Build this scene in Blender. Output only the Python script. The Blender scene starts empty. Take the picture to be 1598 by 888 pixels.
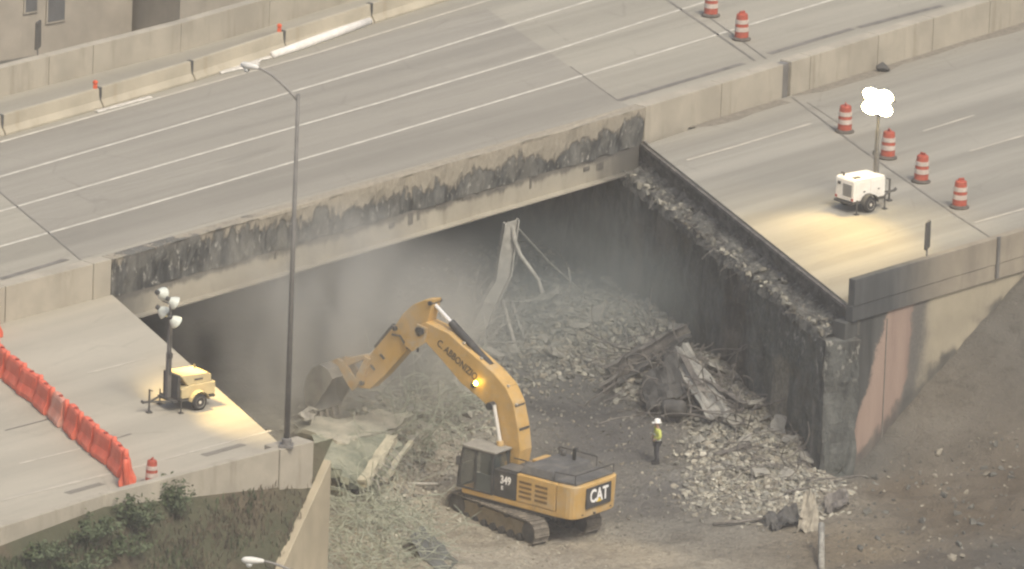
import bpy, bmesh, math, random
import numpy as np
from mathutils import Vector, Matrix, noise

random.seed(11)
rng = np.random.default_rng(5)
scene = bpy.context.scene
COL = scene.collection
R = math.radians

# ------------------------------------------------------------------ camera
IW, IH, FPX = 1598.0, 888.0, 19300.0
PITCH, ROLL, DIST = R(16.0), R(2.2), 516.0
fwd = Vector((0, math.cos(PITCH), -math.sin(PITCH)))
up0 = Vector((0, math.sin(PITCH), math.cos(PITCH)))
rt0 = Vector((1, 0, 0))
RT = math.cos(ROLL) * rt0 + math.sin(ROLL) * up0
UP = -math.sin(ROLL) * rt0 + math.cos(ROLL) * up0
CAMP = Vector((0, 0, 3)) - DIST * fwd
cam_d = bpy.data.cameras.new('camera')
cam = bpy.data.objects.new('camera', cam_d)
COL.objects.link(cam)
cam_d.sensor_width = 36
cam_d.lens = 36 * FPX / IW
cam_d.clip_start = 1
cam_d.clip_end = 8000
cam.matrix_world = Matrix(((RT.x, UP.x, -fwd.x, CAMP.x), (RT.y, UP.y, -fwd.y, CAMP.y),
                           (RT.z, UP.z, -fwd.z, CAMP.z), (0, 0, 0, 1)))
scene.camera = cam

# ------------------------------------------------------------------ sky, sun, exposure
SUN_EL, SUN_AZ = 54.0, 150.0      # azimuth the light comes from, clockwise from +Y
world = bpy.data.worlds.new('World')
scene.world = world
world.use_nodes = True
nt = world.node_tree
sky = nt.nodes.new('ShaderNodeTexSky')
sky.sky_type = 'NISHITA'
sky.sun_disc = False
sky.sun_elevation = R(SUN_EL)
sky.sun_rotation = R(SUN_AZ)
sky.dust_density = 5.0
sky.air_density = 1.0
sky.ozone_density = 0.6
bg = nt.nodes['Background']
bg.inputs['Strength'].default_value = 0.10
nt.links.new(sky.outputs[0], bg.inputs[0])
sun_d = bpy.data.lights.new('sun', 'SUN')
sun_d.energy = 1.5
sun_d.angle = R(17)
sun_d.color = (1.0, 0.95, 0.83)
sun = bpy.data.objects.new('sun', sun_d)
COL.objects.link(sun)
sdir = Vector((math.sin(R(SUN_AZ)) * math.cos(R(SUN_EL)), math.cos(R(SUN_AZ)) * math.cos(R(SUN_EL)), math.sin(R(SUN_EL))))
sun.rotation_euler = (-sdir).to_track_quat('-Z', 'Y').to_euler()
sun.location = (0, 0, 60)
vs = scene.view_settings
vs.view_transform = 'Standard'
vs.look = 'None'
vs.gamma = 1
vs.exposure = 0.72
scene.cycles.filter_width = 2.3
scene.cycles.volume_bounces = 1
scene.cycles.max_bounces = 6
scene.cycles.volume_step_rate = 1.0

# ------------------------------------------------------------------ helpers
def P(px, py, z):
    """pixel of the photograph -> point on the horizontal plane z"""
    d = fwd * FPX + RT * (px - IW / 2) - UP * (py - IH / 2)
    t = (z - CAMP.z) / d.z
    return CAMP + d * t

def tag(o, label=None, cat=None, group=None, kind=None):
    if label: o['label'] = label
    if cat: o['category'] = cat
    if group: o['group'] = group
    if kind: o['kind'] = kind
    return o

def thing(name, label, cat, loc=(0, 0, 0), rz=0.0, group=None):
    o = bpy.data.objects.new(name, None)
    o.empty_display_size = 0.3
    COL.objects.link(o)
    o.location = loc
    o.rotation_euler = (0, 0, rz)
    return tag(o, label, cat, group)

class MB:
    def __init__(self):
        self.bm = bmesh.new()
    def poly_prism(self, bottom, top):
        b = [self.bm.verts.new(p) for p in bottom]
        t = [self.bm.verts.new(p) for p in top]
        n = len(b)
        self.bm.faces.new(list(reversed(b)))
        self.bm.faces.new(t)
        for i in range(n):
            self.bm.faces.new((b[i], b[(i + 1) % n], t[(i + 1) % n], t[i]))
        return self
    def slab(self, xy, z0, z1):
        return self.poly_prism([(p[0], p[1], z0) for p in xy], [(p[0], p[1], z1) for p in xy])
    def side(self, xz, y0, y1):
        """profile in x,z extruded along y"""
        return self.poly_prism([(x, y0, z) for x, z in xz], [(x, y1, z) for x, z in xz])
    def box(self, c, s, rot=None, taper=(1, 1)):
        hx, hy, hz = s[0] / 2, s[1] / 2, s[2] / 2
        tx, ty = taper
        v = [(-hx, -hy, -hz), (hx, -hy, -hz), (hx, hy, -hz), (-hx, hy, -hz),
             (-hx * tx, -hy * ty, hz), (hx * tx, -hy * ty, hz), (hx * tx, hy * ty, hz), (-hx * tx, hy * ty, hz)]
        M = rot if rot is not None else Matrix.Identity(3)
        v = [M @ Vector(p) + Vector(c) for p in v]
        return self.poly_prism(v[:4], v[4:])
    def tube(self, pts, r, n=8):
        pts = [Vector(p) for p in pts]
        rs = r if isinstance(r, (list, tuple)) else [r] * len(pts)
        rings = []
        for i, p in enumerate(pts):
            a = pts[max(i - 1, 0)]
            b = pts[min(i + 1, len(pts) - 1)]
            d = (b - a)
            if d.length < 1e-6: d = Vector((0, 0, 1))
            d.normalize()
            ref = Vector((0, 0, 1)) if abs(d.z) < 0.9 else Vector((1, 0, 0))
            x = d.cross(ref).normalized()
            y = d.cross(x).normalized()
            rings.append([self.bm.verts.new(p + rs[i] * (math.cos(k * 2 * math.pi / n) * x + math.sin(k * 2 * math.pi / n) * y)) for k in range(n)])
        for i in range(len(rings) - 1):
            for k in range(n):
                self.bm.faces.new((rings[i][k], rings[i][(k + 1) % n], rings[i + 1][(k + 1) % n], rings[i + 1][k]))
        if n > 2:
            self.bm.faces.new(list(reversed(rings[0])))
            self.bm.faces.new(rings[-1])
        return self
    def lathe(self, prof, n=20, M=None):
        M = M or Matrix.Identity(4)
        rings = []
        for r, z in prof:
            rings.append([self.bm.verts.new(M @ Vector((r * math.cos(k * 2 * math.pi / n), r * math.sin(k * 2 * math.pi / n), z))) for k in range(n)])
        for i in range(len(rings) - 1):
            for k in range(n):
                self.bm.faces.new((rings[i][k], rings[i][(k + 1) % n], rings[i + 1][(k + 1) % n], rings[i + 1][k]))
        self.bm.faces.new(list(reversed(rings[0])))
        self.bm.faces.new(rings[-1])
        return self
    def quad(self, a, b, c, d):
        self.bm.faces.new([self.bm.verts.new(p) for p in (a, b, c, d)])
        return self
    def build(self, name, mat, parent=None, smooth=False, bevel=0, seg=2, subdiv=0):
        bmesh.ops.recalc_face_normals(self.bm, faces=self.bm.faces[:])
        me = bpy.data.meshes.new(name)
        self.bm.to_mesh(me)
        self.bm.free()
        return link_mesh(name, me, mat, parent, smooth, bevel, seg)

def link_mesh(name, me, mat, parent=None, smooth=False, bevel=0, seg=2):
    me.materials.append(mat)
    if smooth:
        me.polygons.foreach_set('use_smooth', [True] * len(me.polygons))
    o = bpy.data.objects.new(name, me)
    COL.objects.link(o)
    if parent: o.parent = parent
    if bevel:
        m = o.modifiers.new('bevel', 'BEVEL')
        m.width = bevel
        m.segments = seg
        m.limit_method = 'ANGLE'
        m.angle_limit = R(35)
    return o

def roughen(o, amp, cuts=14, freq=1.2):
    """break up a clean box: subdivide and push the skin in and out"""
    bm = bmesh.new(); bm.from_mesh(o.data)
    bmesh.ops.subdivide_edges(bm, edges=bm.edges[:], cuts=cuts, use_grid_fill=True)
    for v in bm.verts:
        q = v.co * freq
        v.co += amp * Vector((noise.noise(q) + .6 * noise.noise(q * 3), noise.noise(q + Vector((7, 0, 0))) + .6 * noise.noise(q * 3 + Vector((9, 0, 0))), .6 * noise.noise(q + Vector((0, 5, 0)))))
    bm.to_mesh(o.data); bm.free()
    return o

def copy_tree(o, parent=None):
    c = o.copy()
    COL.objects.link(c)
    c.parent = parent
    for ch in list(o.children):
        copy_tree(ch, c)
    return c

def chunk_mesh(seed, n=14, stretch=(1, 1, 1)):
    r = random.Random(seed)
    bm = bmesh.new()
    for _ in range(n):
        v = Vector((r.gauss(0, 1), r.gauss(0, 1), r.gauss(0, 1))).normalized() * r.uniform(.75, 1)
        bm.verts.new((v.x * stretch[0], v.y * stretch[1], v.z * stretch[2]))
    bmesh.ops.convex_hull(bm, input=bm.verts[:])
    bmesh.ops.delete(bm, geom=[v for v in bm.verts if not v.link_faces], context='VERTS')
    bm.verts.ensure_lookup_table()
    V = np.array([v.co[:] for v in bm.verts])
    bm.verts.index_update()
    Fs = [[v.index for v in f.verts] for f in bm.faces]
    bm.free()
    return V, Fs

# ------------------------------------------------------------------ materials
class NT:
    def __init__(self, name):
        self.m = bpy.data.materials.new(name)
        self.m.use_nodes = True
        self.t = self.m.node_tree
        self.b = self.t.nodes['Principled BSDF']
        self.tc = self.t.nodes.new('ShaderNodeTexCoord')
        self.obj = self.tc.outputs['Object']
    def put(self, sock, v):
        if hasattr(v, 'is_output') or isinstance(v, bpy.types.NodeSocket):
            self.t.links.new(v, sock)
        elif isinstance(v, (tuple, list)) and len(v) == 3 and sock.type == 'RGBA':
            sock.default_value = (*v, 1)
        else:
            sock.default_value = v
    def math(self, op, a, b=0.0, clamp=False):
        n = self.t.nodes.new('ShaderNodeMath'); n.operation = op; n.use_clamp = clamp
        self.put(n.inputs[0], a); self.put(n.inputs[1], b)
        return n.outputs[0]
    def mapr(self, v, a, b, c=0.0, d=1.0):
        n = self.t.nodes.new('ShaderNodeMapRange'); n.interpolation_type = 'SMOOTHSTEP'
        self.put(n.inputs['Value'], v)
        n.inputs['From Min'].default_value = a; n.inputs['From Max'].default_value = b
        n.inputs['To Min'].default_value = c; n.inputs['To Max'].default_value = d
        return n.outputs['Result']
    def mix(self, f, a, b, mode='MIX'):
        n = self.t.nodes.new('ShaderNodeMix'); n.data_type = 'RGBA'; n.blend_type = mode
        self.put(n.inputs[0], f); self.put(n.inputs[6], a); self.put(n.inputs[7], b)
        return n.outputs[2]
    def mapping(self, scale=(1, 1, 1), rz=0.0, src=None):
        src = src or self.obj
        if rz:
            n = self.t.nodes.new('ShaderNodeMapping')
            n.inputs['Rotation'].default_value = (0, 0, rz)
            self.put(n.inputs['Vector'], src)
            src = n.outputs[0]
        n = self.t.nodes.new('ShaderNodeMapping')
        n.inputs['Scale'].default_value = scale
        self.put(n.inputs['Vector'], src)
        return n.outputs[0]
    def noise(self, scale, detail=4, vec=None, rough=.6, dist=0.0):
        n = self.t.nodes.new('ShaderNodeTexNoise')
        n.inputs['Scale'].default_value = scale; n.inputs['Detail'].default_value = detail
        n.inputs['Roughness'].default_value = rough; n.inputs['Distortion'].default_value = dist
        self.put(n.inputs['Vector'], vec if vec is not None else self.obj)
        return n.outputs['Fac']
    def voro(self, scale, vec=None, feature='F1'):
        n = self.t.nodes.new('ShaderNodeTexVoronoi'); n.feature = feature
        n.inputs['Scale'].default_value = scale
        self.put(n.inputs['Vector'], vec if vec is not None else self.obj)
        return n.outputs['Distance'], (n.outputs['Color'] if feature == 'F1' else None)
    def xyz(self, vec=None):
        n = self.t.nodes.new('ShaderNodeSeparateXYZ')
        self.put(n.inputs[0], vec if vec is not None else self.obj)
        return n.outputs
    def bump(self, h, strength=.3, dist=.05):
        n = self.t.nodes.new('ShaderNodeBump')
        n.inputs['Strength'].default_value = strength; n.inputs['Distance'].default_value = dist
        self.put(n.inputs['Height'], h)
        self.t.links.new(n.outputs[0], self.b.inputs['Normal'])
    def out(self, col, rough=.85, metal=0.0, spec=.3):
        self.put(self.b.inputs['Base Color'], col)
        self.put(self.b.inputs['Roughness'], rough)
        self.b.inputs['Metallic'].default_value = metal
        self.b.inputs['Specular IOR Level'].default_value = spec
        return self.m

def sc(c, k):
    return tuple(min(1, x * k) for x in c)

def mat_basic(name, col, rough=.7, var=.18, scale=2.0, metal=0.0, bump=0.0, dirt=0.0, dirtcol=(.22, .2, .16), spec=.3):
    n = NT(name)
    a = n.noise(scale, 5)
    b = n.noise(scale * 7, 3)
    f = n.math('ADD', n.math('MULTIPLY', a, .7), n.math('MULTIPLY', b, .3))
    c = n.mix(n.mapr(f, .3, .7), sc(col, 1 - var), sc(col, 1 + var))
    if dirt:
        c = n.mix(n.math('MULTIPLY', n.mapr(n.noise(scale * .8, 5, rough=.7), .42, .7), dirt), c, dirtcol)
    if bump:
        n.bump(f, bump)
    return n.out(c, rough, metal, spec)

TH = R(50.4)          # heading of the highway
def mat_road(name, base, streak=.22, band=.16, patch=.1, scale=1.0):
    n = NT(name)
    v = n.mapping((.03, 1, 1), -TH)
    s1 = n.noise(.55, 4, v, .55)
    s2 = n.noise(2.6, 5, v, .6)
    s3 = n.noise(.12 * scale, 4)
    s4 = n.noise(9, 4)
    dirt = n.noise(.7, 6, n.mapping((.25, 1, 1), -TH), .65)
    oil = n.noise(.9, 5, n.mapping((.12, 1, 1), -TH), .6)
    c = n.mix(n.mapr(s1, .32, .68), sc(base, 1 - band), sc(base, 1 + band * .7))
    c = n.mix(n.math('MULTIPLY', n.mapr(s2, .35, .75), streak), c, sc(base, .55))
    c = n.mix(n.math('MULTIPLY', n.mapr(s3, .4, .65), patch), c, sc(base, 1.35))
    c = n.mix(n.math('MULTIPLY', n.mapr(dirt, .56, .78), .38), c, sc(base, .55))
    c = n.mix(n.math('MULTIPLY', n.mapr(oil, .62, .76), .35), c, sc(base, .42))
    # hairline cracks, only in places
    cr, _ = n.voro(.32, n.mapping((.7, 1, 1), -TH), 'DISTANCE_TO_EDGE')
    wob = n.math('ADD', cr, n.math('MULTIPLY', n.math('SUBTRACT', n.noise(3, 4), .5), .05))
    ck = n.math('MULTIPLY', n.mapr(n.math('ABSOLUTE', wob), .004, .014, 1, 0), n.mapr(n.noise(.25, 3), .48, .62, 0, .28))
    c = n.mix(ck, c, sc(base, .4))
    c = n.mix(n.math('MULTIPLY', s4, .3), c, sc(base, .7))
    n.bump(s4, .15, .01)
    return n.out(c, .9)

def mat_concrete(name, base, stain=.45, staincol=(.16, .14, .11), vertical=True, bump=.25):
    n = NT(name)
    v = n.mapping((1, 1, .12)) if vertical else n.obj
    s = n.noise(1.6, 5, v, .65)
    a = n.noise(.5, 5)
    g = n.noise(14, 4)
    c = n.mix(n.mapr(a, .3, .7), sc(base, .84), sc(base, 1.12))
    c = n.mix(n.math('MULTIPLY', n.mapr(s, .52, .8), stain), c, staincol)
    c = n.mix(n.math('MULTIPLY', g, .22), c, sc(base, .6))
    n.bump(g, bump, .02)
    return n.out(c, .9)

BEIGE = (.40, .355, .275)
M = {}
M['road_far'] = mat_road('road_far_mat', (.335, .311, .25))
M['road_deck'] = mat_road('road_deck_mat', (.29, .269, .222), .3)
M['road_near'] = mat_road('road_near_mat', (.40, .366, .29), .18, .12, .15)
M['road_right'] = mat_road('road_right_mat', (.315, .295, .243), .35, .2, .1)
M['line'] = mat_basic('lane_paint', (.53, .50, .42), .7, .2, 1.2, dirt=.5, dirtcol=(.40, .37, .31))
M['line_faint'] = mat_basic('lane_paint_worn', (.47, .43, .35), .8, .2, 1.2, dirt=.7, dirtcol=(.36, .33, .27))
M['line_dark'] = mat_basic('dark_seal', (.175, .162, .14), .85, .3, 2)
M['barrier'] = mat_concrete('barrier_concrete', (.385, .348, .275), .7, (.2, .17, .12))
M['barrier_top'] = mat_concrete('barrier_top_concrete', (.47, .42, .33), .2, vertical=False)
M['jersey'] = mat_concrete('jersey_concrete', (.40, .358, .27), .6, (.27, .21, .13))
M['girder'] = mat_concrete('girder_paint', (.43, .385, .30), .35, (.2, .17, .13))
M['dark_steel'] = mat_basic('dark_steel', (.07, .068, .062), .7, .4, 2, bump=.1)
M['rust'] = mat_basic('burnt_steel', (.11, .10, .09), .8, .4, 3, bump=.2, dirt=.6, dirtcol=(.28, .26, .22))
M['dusty_steel'] = mat_basic('dusty_steel', (.30, .29, .255), .85, .25, 3, bump=.15, dirt=.5, dirtcol=(.15, .15, .13))
M['pale_steel'] = mat_basic('pale_pipe', (.46, .43, .37), .7, .2, 3, dirt=.4)
M['galv'] = mat_basic('galvanised_steel', (.24, .225, .20), .6, .2, 2)
M['galv_dark'] = mat_basic('weathered_steel_post', (.16, .152, .138), .6, .25, 1)
M['chunk'] = mat_basic('broken_concrete', (.31, .295, .25), .95, .4, 2.5, bump=.5, dirt=.6, dirtcol=(.16, .15, .13))
M['black'] = mat_basic('black_rubber', (.03, .03, .03), .8, .4, 5)
M['wood_tan'] = mat_basic('splintered_wood', (.42, .36, .27), .9, .3, 4)

def poly(pts):
    return [(p[0], p[1]) for p in pts]

# ================================================================== LAYOUT
H, ZF = 7.5, 8.25            # near carriageway, far carriageway
HM = 9.0                     # top of the median wall
def V2(p): return Vector((p[0], p[1]))
def pl(z, *px): return [V2(P(x, y, z)) for x, y in px]
MED = pl(H, (-150, 540), (6, 504), (175, 460), (1005, 220), (1225, 152), (1598, 35), (1750, -13))
ML, MR = MED[2], MED[3]
LN = V2(P(440, 695, H)); RF, RN = V2(P(1010, 225, H)), V2(P(1325, 475, H))
PLE = pl(H + .8, (-150, 866), (0, 823), (163, 772), (436, 701))
LBLK = V2(P(490, 688, H + .8))
PRE = pl(H + 1.1, (1335, 437), (1572, 367), (1750, 313))
FPE = pl(ZF, (-150, 190), (0, 152), (315, 73), (555, 0))
hdir = (MR - ML).normalized()            # along the highway, away to the right
nrm = Vector((hdir.y, -hdir.x))          # across, towards the camera
eL = (LN - ML).normalized(); eR = (RN - RF).normalized()
def cross_line(p, d, q, e):
    """p + t d meets q + s e"""
    den = d.x * e.y - d.y * e.x
    t = ((q.x - p.x) * e.y - (q.y - p.y) * e.x) / den
    return p + d * t
def offs(line, k): # shift a polyline towards the camera side
    return [p + nrm * k for p in line]
FPE += [FPE[-1] + hdir * 25, FPE[-1] + hdir * 60]
LFAR = cross_line(ML, eL, FPE[0], (FPE[3] - FPE[0]).normalized())
RFAR = cross_line(MR, eR, FPE[3], hdir)

# ================================================================== GROUND
HR = (PRE[1] - PRE[0]).normalized()
CP = [(820,816,0),(700,840,0),(1024,722,0),(900,640,.05),(950,560,.5),(860,560,.7),(1000,500,1.9),(1080,560,2.0),(1150,620,1.6),
      (1200,680,1.2),(1270,740,.7),(1120,700,.6),(900,480,1.5),(800,500,1.6),(740,540,1.2),(680,600,1.3),(620,650,2.0),(580,700,1.9),
      (560,640,2.1),(500,650,2.2),(470,660,2.1),(560,790,1.3),(600,860,.9),(660,760,.25),(700,680,.6),(1250,800,.35),(1350,760,.1),(1450,800,.1),
      (1598,888,.1),(1400,860,.1),(1000,850,0),(850,880,0),(700,360,0),(900,350,.2),(600,430,0),(500,500,0),(400,450,0),(1000,400,1.0),
      (1080,480,1.8),(450,760,.6),(300,900,.2),(850,720,0),(960,800,0),(1010,640,.5),(1060,650,.9),(1090,780,.1),(760,450,.7),(880,420,.5)]
CPX = np.array([(*P(a, b, z)[:2], z) for a, b, z in CP])
def hgt_np(X, Y):
    num = np.zeros_like(X); den = np.zeros_like(X)
    for x, y, z in CPX:
        w = 1.0 / ((X - x) ** 2 + (Y - y) ** 2 + .6) ** 1.7
        num += w * z; den += w
    w0 = 2e-5                                   # pulls to zero far away
    r = num / (den + w0)
    # bank rising along the right wing wall and falling away from it
    u = (X - PRE[0].x) * HR.x + (Y - PRE[0].y) * HR.y
    v = (X - PRE[0].x) * HR.y - (Y - PRE[0].y) * HR.x
    k = .52 * (u - .2) - .55 * np.maximum(v, 0)
    k = np.minimum(k, 6.6)
    k = np.where(v > -1.5, np.log1p(np.exp(np.clip(k * 3.2, -30, 30))) / 3.2, 0)
    return r + k * (u > -4)
def bumpy(x, y):
    p = Vector((x, y, 0))
    k = min(1, max(0, (x - 9) / 5)) * min(1, max(0, (-y - 14) / 4))
    return .16 * noise.fractal(p * .55, 1.0, 2.0, 4) + .06 * noise.noise(p * 2.7) + .03 * noise.noise(p * 6) + k * (.22 * noise.noise(p * .8 + Vector((3, 1, 0))) + .12 * noise.noise(p * 1.9))
xs = np.concatenate([[-4000, -1500, -500, -200, -100, -60, -40], np.arange(-28, 34.01, .26), [40, 60, 100, 200, 500, 1500, 4000]])
ys = np.concatenate([[-600, -540, -400, -250, -150, -90, -65], np.arange(-50, 30.01, .28), [40, 60, 80, 120, 200, 400, 900, 2000, 6000]])
GX, GY = np.meshgrid(xs, ys)
GZ = hgt_np(GX, GY)
inner = (GX > -30) & (GX < 35) & (GY > -52) & (GY < 32)
nzv = np.zeros_like(GZ)
for j in range(len(ys)):
    for i in range(len(xs)):
        if inner[j, i]:
            nzv[j, i] = bumpy(GX[j, i], GY[j, i])
far = (GX < -35) | (GX > 45) | (GY < -70) | (GY > 45)
GZ[far] = 0
GZ += nzv
X0, Y0_, DX, DY = -28.0, -50.0, .26, .28
IX0, IY0 = 7, 7
def hgt_v(x, y):
    fx_ = np.clip((np.asarray(x) - X0) / DX, 0, 236); fy_ = np.clip((np.asarray(y) - Y0_) / DY, 0, 283)
    i = fx_.astype(int); j = fy_.astype(int); a = fx_ - i; b = fy_ - j
    i = i + IX0; j = j + IY0
    return (GZ[j, i] * (1 - a) + GZ[j, i + 1] * a) * (1 - b) + (GZ[j + 1, i] * (1 - a) + GZ[j + 1, i + 1] * a) * b
def gpv(px, py):
    d = np.array(fwd)[None] * FPX + np.array(RT)[None] * (np.asarray(px) - IW / 2)[:, None] - np.array(UP)[None] * (np.asarray(py) - IH / 2)[:, None]
    z = np.zeros(len(d))
    for _ in range(9):
        p = np.array(CAMP)[None] + d * ((z - CAMP.z) / d[:, 2])[:, None]
        z = .5 * z + .5 * hgt_v(p[:, 0], p[:, 1]) if _ else hgt_v(p[:, 0], p[:, 1])
    p[:, 2] = hgt_v(p[:, 0], p[:, 1])
    return p
def gp(px, py):
    return Vector(gpv(np.array([float(px)]), np.array([float(py)]))[0])

# soil colours: what the ground is made of, from place to place
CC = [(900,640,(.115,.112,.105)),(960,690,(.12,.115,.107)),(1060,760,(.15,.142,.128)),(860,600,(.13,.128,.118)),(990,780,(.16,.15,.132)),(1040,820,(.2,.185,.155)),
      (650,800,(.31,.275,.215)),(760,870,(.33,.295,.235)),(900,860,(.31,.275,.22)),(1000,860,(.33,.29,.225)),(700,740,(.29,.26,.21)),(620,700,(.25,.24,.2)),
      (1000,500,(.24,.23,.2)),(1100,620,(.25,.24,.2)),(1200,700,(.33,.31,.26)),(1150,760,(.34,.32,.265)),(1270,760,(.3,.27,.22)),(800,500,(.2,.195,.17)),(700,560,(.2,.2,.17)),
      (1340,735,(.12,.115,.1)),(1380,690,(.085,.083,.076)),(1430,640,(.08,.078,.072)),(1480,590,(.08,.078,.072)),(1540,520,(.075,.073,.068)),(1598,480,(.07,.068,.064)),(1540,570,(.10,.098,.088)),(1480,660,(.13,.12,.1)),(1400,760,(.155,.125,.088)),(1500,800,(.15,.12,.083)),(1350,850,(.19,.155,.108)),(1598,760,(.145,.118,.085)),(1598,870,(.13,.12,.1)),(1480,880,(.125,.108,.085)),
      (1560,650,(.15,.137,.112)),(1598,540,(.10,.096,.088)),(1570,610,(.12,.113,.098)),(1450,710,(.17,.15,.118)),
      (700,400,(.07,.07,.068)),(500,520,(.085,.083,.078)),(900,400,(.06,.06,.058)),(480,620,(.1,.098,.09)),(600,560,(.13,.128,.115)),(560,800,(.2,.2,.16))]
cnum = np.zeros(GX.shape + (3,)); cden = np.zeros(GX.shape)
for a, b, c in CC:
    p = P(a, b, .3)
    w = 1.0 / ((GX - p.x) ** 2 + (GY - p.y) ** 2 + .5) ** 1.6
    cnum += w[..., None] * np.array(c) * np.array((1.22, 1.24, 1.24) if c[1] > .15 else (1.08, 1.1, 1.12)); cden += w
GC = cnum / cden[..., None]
nx, ny = len(xs), len(ys)
verts = np.stack([GX.ravel(), GY.ravel(), GZ.ravel()], 1)
idx = np.arange(nx * ny).reshape(ny, nx)
faces = np.stack([idx[:-1, :-1].ravel(), idx[:-1, 1:].ravel(), idx[1:, 1:].ravel(), idx[1:, :-1].ravel()], 1)
gme = bpy.data.meshes.new('ground')
gme.from_pydata(verts.tolist(), [], faces.tolist())
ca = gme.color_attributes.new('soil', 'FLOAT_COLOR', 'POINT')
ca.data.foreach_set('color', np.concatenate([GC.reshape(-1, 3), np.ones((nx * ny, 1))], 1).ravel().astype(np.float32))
n = NT('soil_mat')
at = n.t.nodes.new('ShaderNodeAttribute'); at.attribute_name = 'soil'
big = n.noise(.35, 6, rough=.65); mid = n.noise(1.7, 6, rough=.7); fine = n.noise(9, 5, rough=.7)
track = n.noise(.55, 4, n.mapping((.35, 1.2, 1), R(-35)), .6)
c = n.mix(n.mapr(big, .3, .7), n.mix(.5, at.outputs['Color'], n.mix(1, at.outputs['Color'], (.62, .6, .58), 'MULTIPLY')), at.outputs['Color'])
c = n.mix(n.math('MULTIPLY', n.mapr(mid, .5, .72), .5), c, n.mix(1, c, (.45, .44, .42), 'MULTIPLY'))
vd, vc = n.voro(6.5, n.mapping((1, 1, 1)))
vd2, vc2 = n.voro(15)
vl = n.xyz(vc)[0]; vl2 = n.xyz(vc2)[1]
grav = n.mix(n.mapr(vl, .1, .9), n.mix(1, c, (.62, .62, .62), 'MULTIPLY'), n.mix(1, c, (1.5, 1.5, 1.46), 'MULTIPLY'))
grav = n.mix(n.math('MULTIPLY', n.mapr(vl2, .2, .9), .4), grav, n.mix(1, c, (.7, .7, .7), 'MULTIPLY'))
gl = n.mapr(n.xyz(at.outputs['Color'])[1], .12, .21)
c = n.mix(n.math('MULTIPLY', gl, n.mapr(mid, .3, .6, .1, .42)), c, grav)
c = n.mix(n.math('MULTIPLY', n.mapr(fine, .55, .75), .35), c, n.mix(1, c, (1.3, 1.28, 1.22), 'MULTIPLY'))
c = n.mix(n.math('MULTIPLY', n.mapr(track, .5, .7), .35), c, n.mix(1, c, (.5, .48, .45), 'MULTIPLY'))
n.bump(n.math('ADD', n.math('ADD', mid, n.math('MULTIPLY', fine, .6)), n.math('MULTIPLY', vd, n.math('MULTIPLY', gl, -.35))), 1.0, .2)
M['soil'] = n.out(c, .97, 0, .15)
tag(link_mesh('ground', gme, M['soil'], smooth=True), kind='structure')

# ================================================================== HIGHWAY
road = lambda name, xy, z0, z1, mat: tag(MB().slab(xy, z0, z1).build(name, mat), kind='structure')
# far carriageway, running over the gap
FAR_L = [MED[0], MED[1], MED[2]]; FAR_R = [MED[3], MED[4], MED[5], MED[6]]
far_xy = offs(FAR_L + FAR_R, -.25) + [FPE[5] - nrm * .2, FPE[4] - nrm * .2, FPE[3] - nrm * .2, FPE[2] - nrm * .2, FPE[1] - nrm * .2, FPE[0] - nrm * .2]
far_road = road('road_far', far_xy, ZF - .28, ZF, M['road_far'])
# concrete deck of the bridge that still stands, a sheet over the road
def far_cut(px0, px1, z=ZF):
    return V2(P(*px0, z)), V2(P(*px1, z))
deck_xy = [V2(P(-20, 283, ZF)), V2(P(125, 405, ZF)), V2(P(400, 327, ZF)), V2(P(985, 166, ZF)), V2(P(965, 157, ZF)), V2(P(860, 84, ZF)), V2(P(760, 14, ZF)), V2(P(500, 79, ZF)), V2(P(250, 150, ZF)), V2(P(-20, 226, ZF))]
deck = MB().slab(deck_xy, ZF + .001, ZF + .006).build('deck_surface', M['road_deck'], far_road)

def strip(mb, z, pts, w, h=.005):
    """painted strip along pixel points lying on plane z"""
    q = [V2(P(x, y, z)) for x, y in pts]
    lo, hi = [], []
    for i, p in enumerate(q):
        d = (q[min(i + 1, len(q) - 1)] - q[max(i - 1, 0)]).normalized()
        s = Vector((-d.y, d.x)) * w / 2
        lo.append(p - s); hi.append(p + s)
    for i in range(len(q) - 1):
        mb.slab([lo[i], lo[i + 1], hi[i + 1], hi[i]], z + .007, z + .007 + h)
mb = MB()
strip(mb, ZF, [(-40, 288), (0, 276), (300, 189), (600, 101), (924, 0), (980, -18)], .16)
strip(mb, ZF, [(-40, 341), (0, 330), (300, 244), (600, 158), (860, 80), (1110, 0), (1180, -24)], .16)
strip(mb, ZF, [(-40, 396), (0, 385), (184, 333), (600, 211), (850, 136), (1100, 60), (1298, 0), (1370, -22)], .16)
strip(mb, ZF, [(0, 222), (250, 152)], .15)
mb.build('lane_line', M['line'], far_road)
mb = MB()
strip(mb, ZF, [(250, 152), (500, 81), (770, -2)], .15)
mb.build('worn_lane_line', M['line_faint'], far_road)
mb = MB()
strip(mb, ZF, [(1036, -3), (1100, 40), (1178, 95)], .14); strip(mb, ZF, [(1108, 28), (1196, 92)], .1)
strip(mb, ZF, [(-3, 298), (60, 350), (126, 406)], .09)
strip(mb, ZF, [(890, 104), (965, 158)], .07)
mb.build('expansion_joint', M['line_dark'], far_road)
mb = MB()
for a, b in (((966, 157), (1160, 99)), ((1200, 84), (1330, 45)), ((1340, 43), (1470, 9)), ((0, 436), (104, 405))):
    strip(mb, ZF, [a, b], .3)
mb.build('drain_slot', M['line_dark'], far_road)

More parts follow.
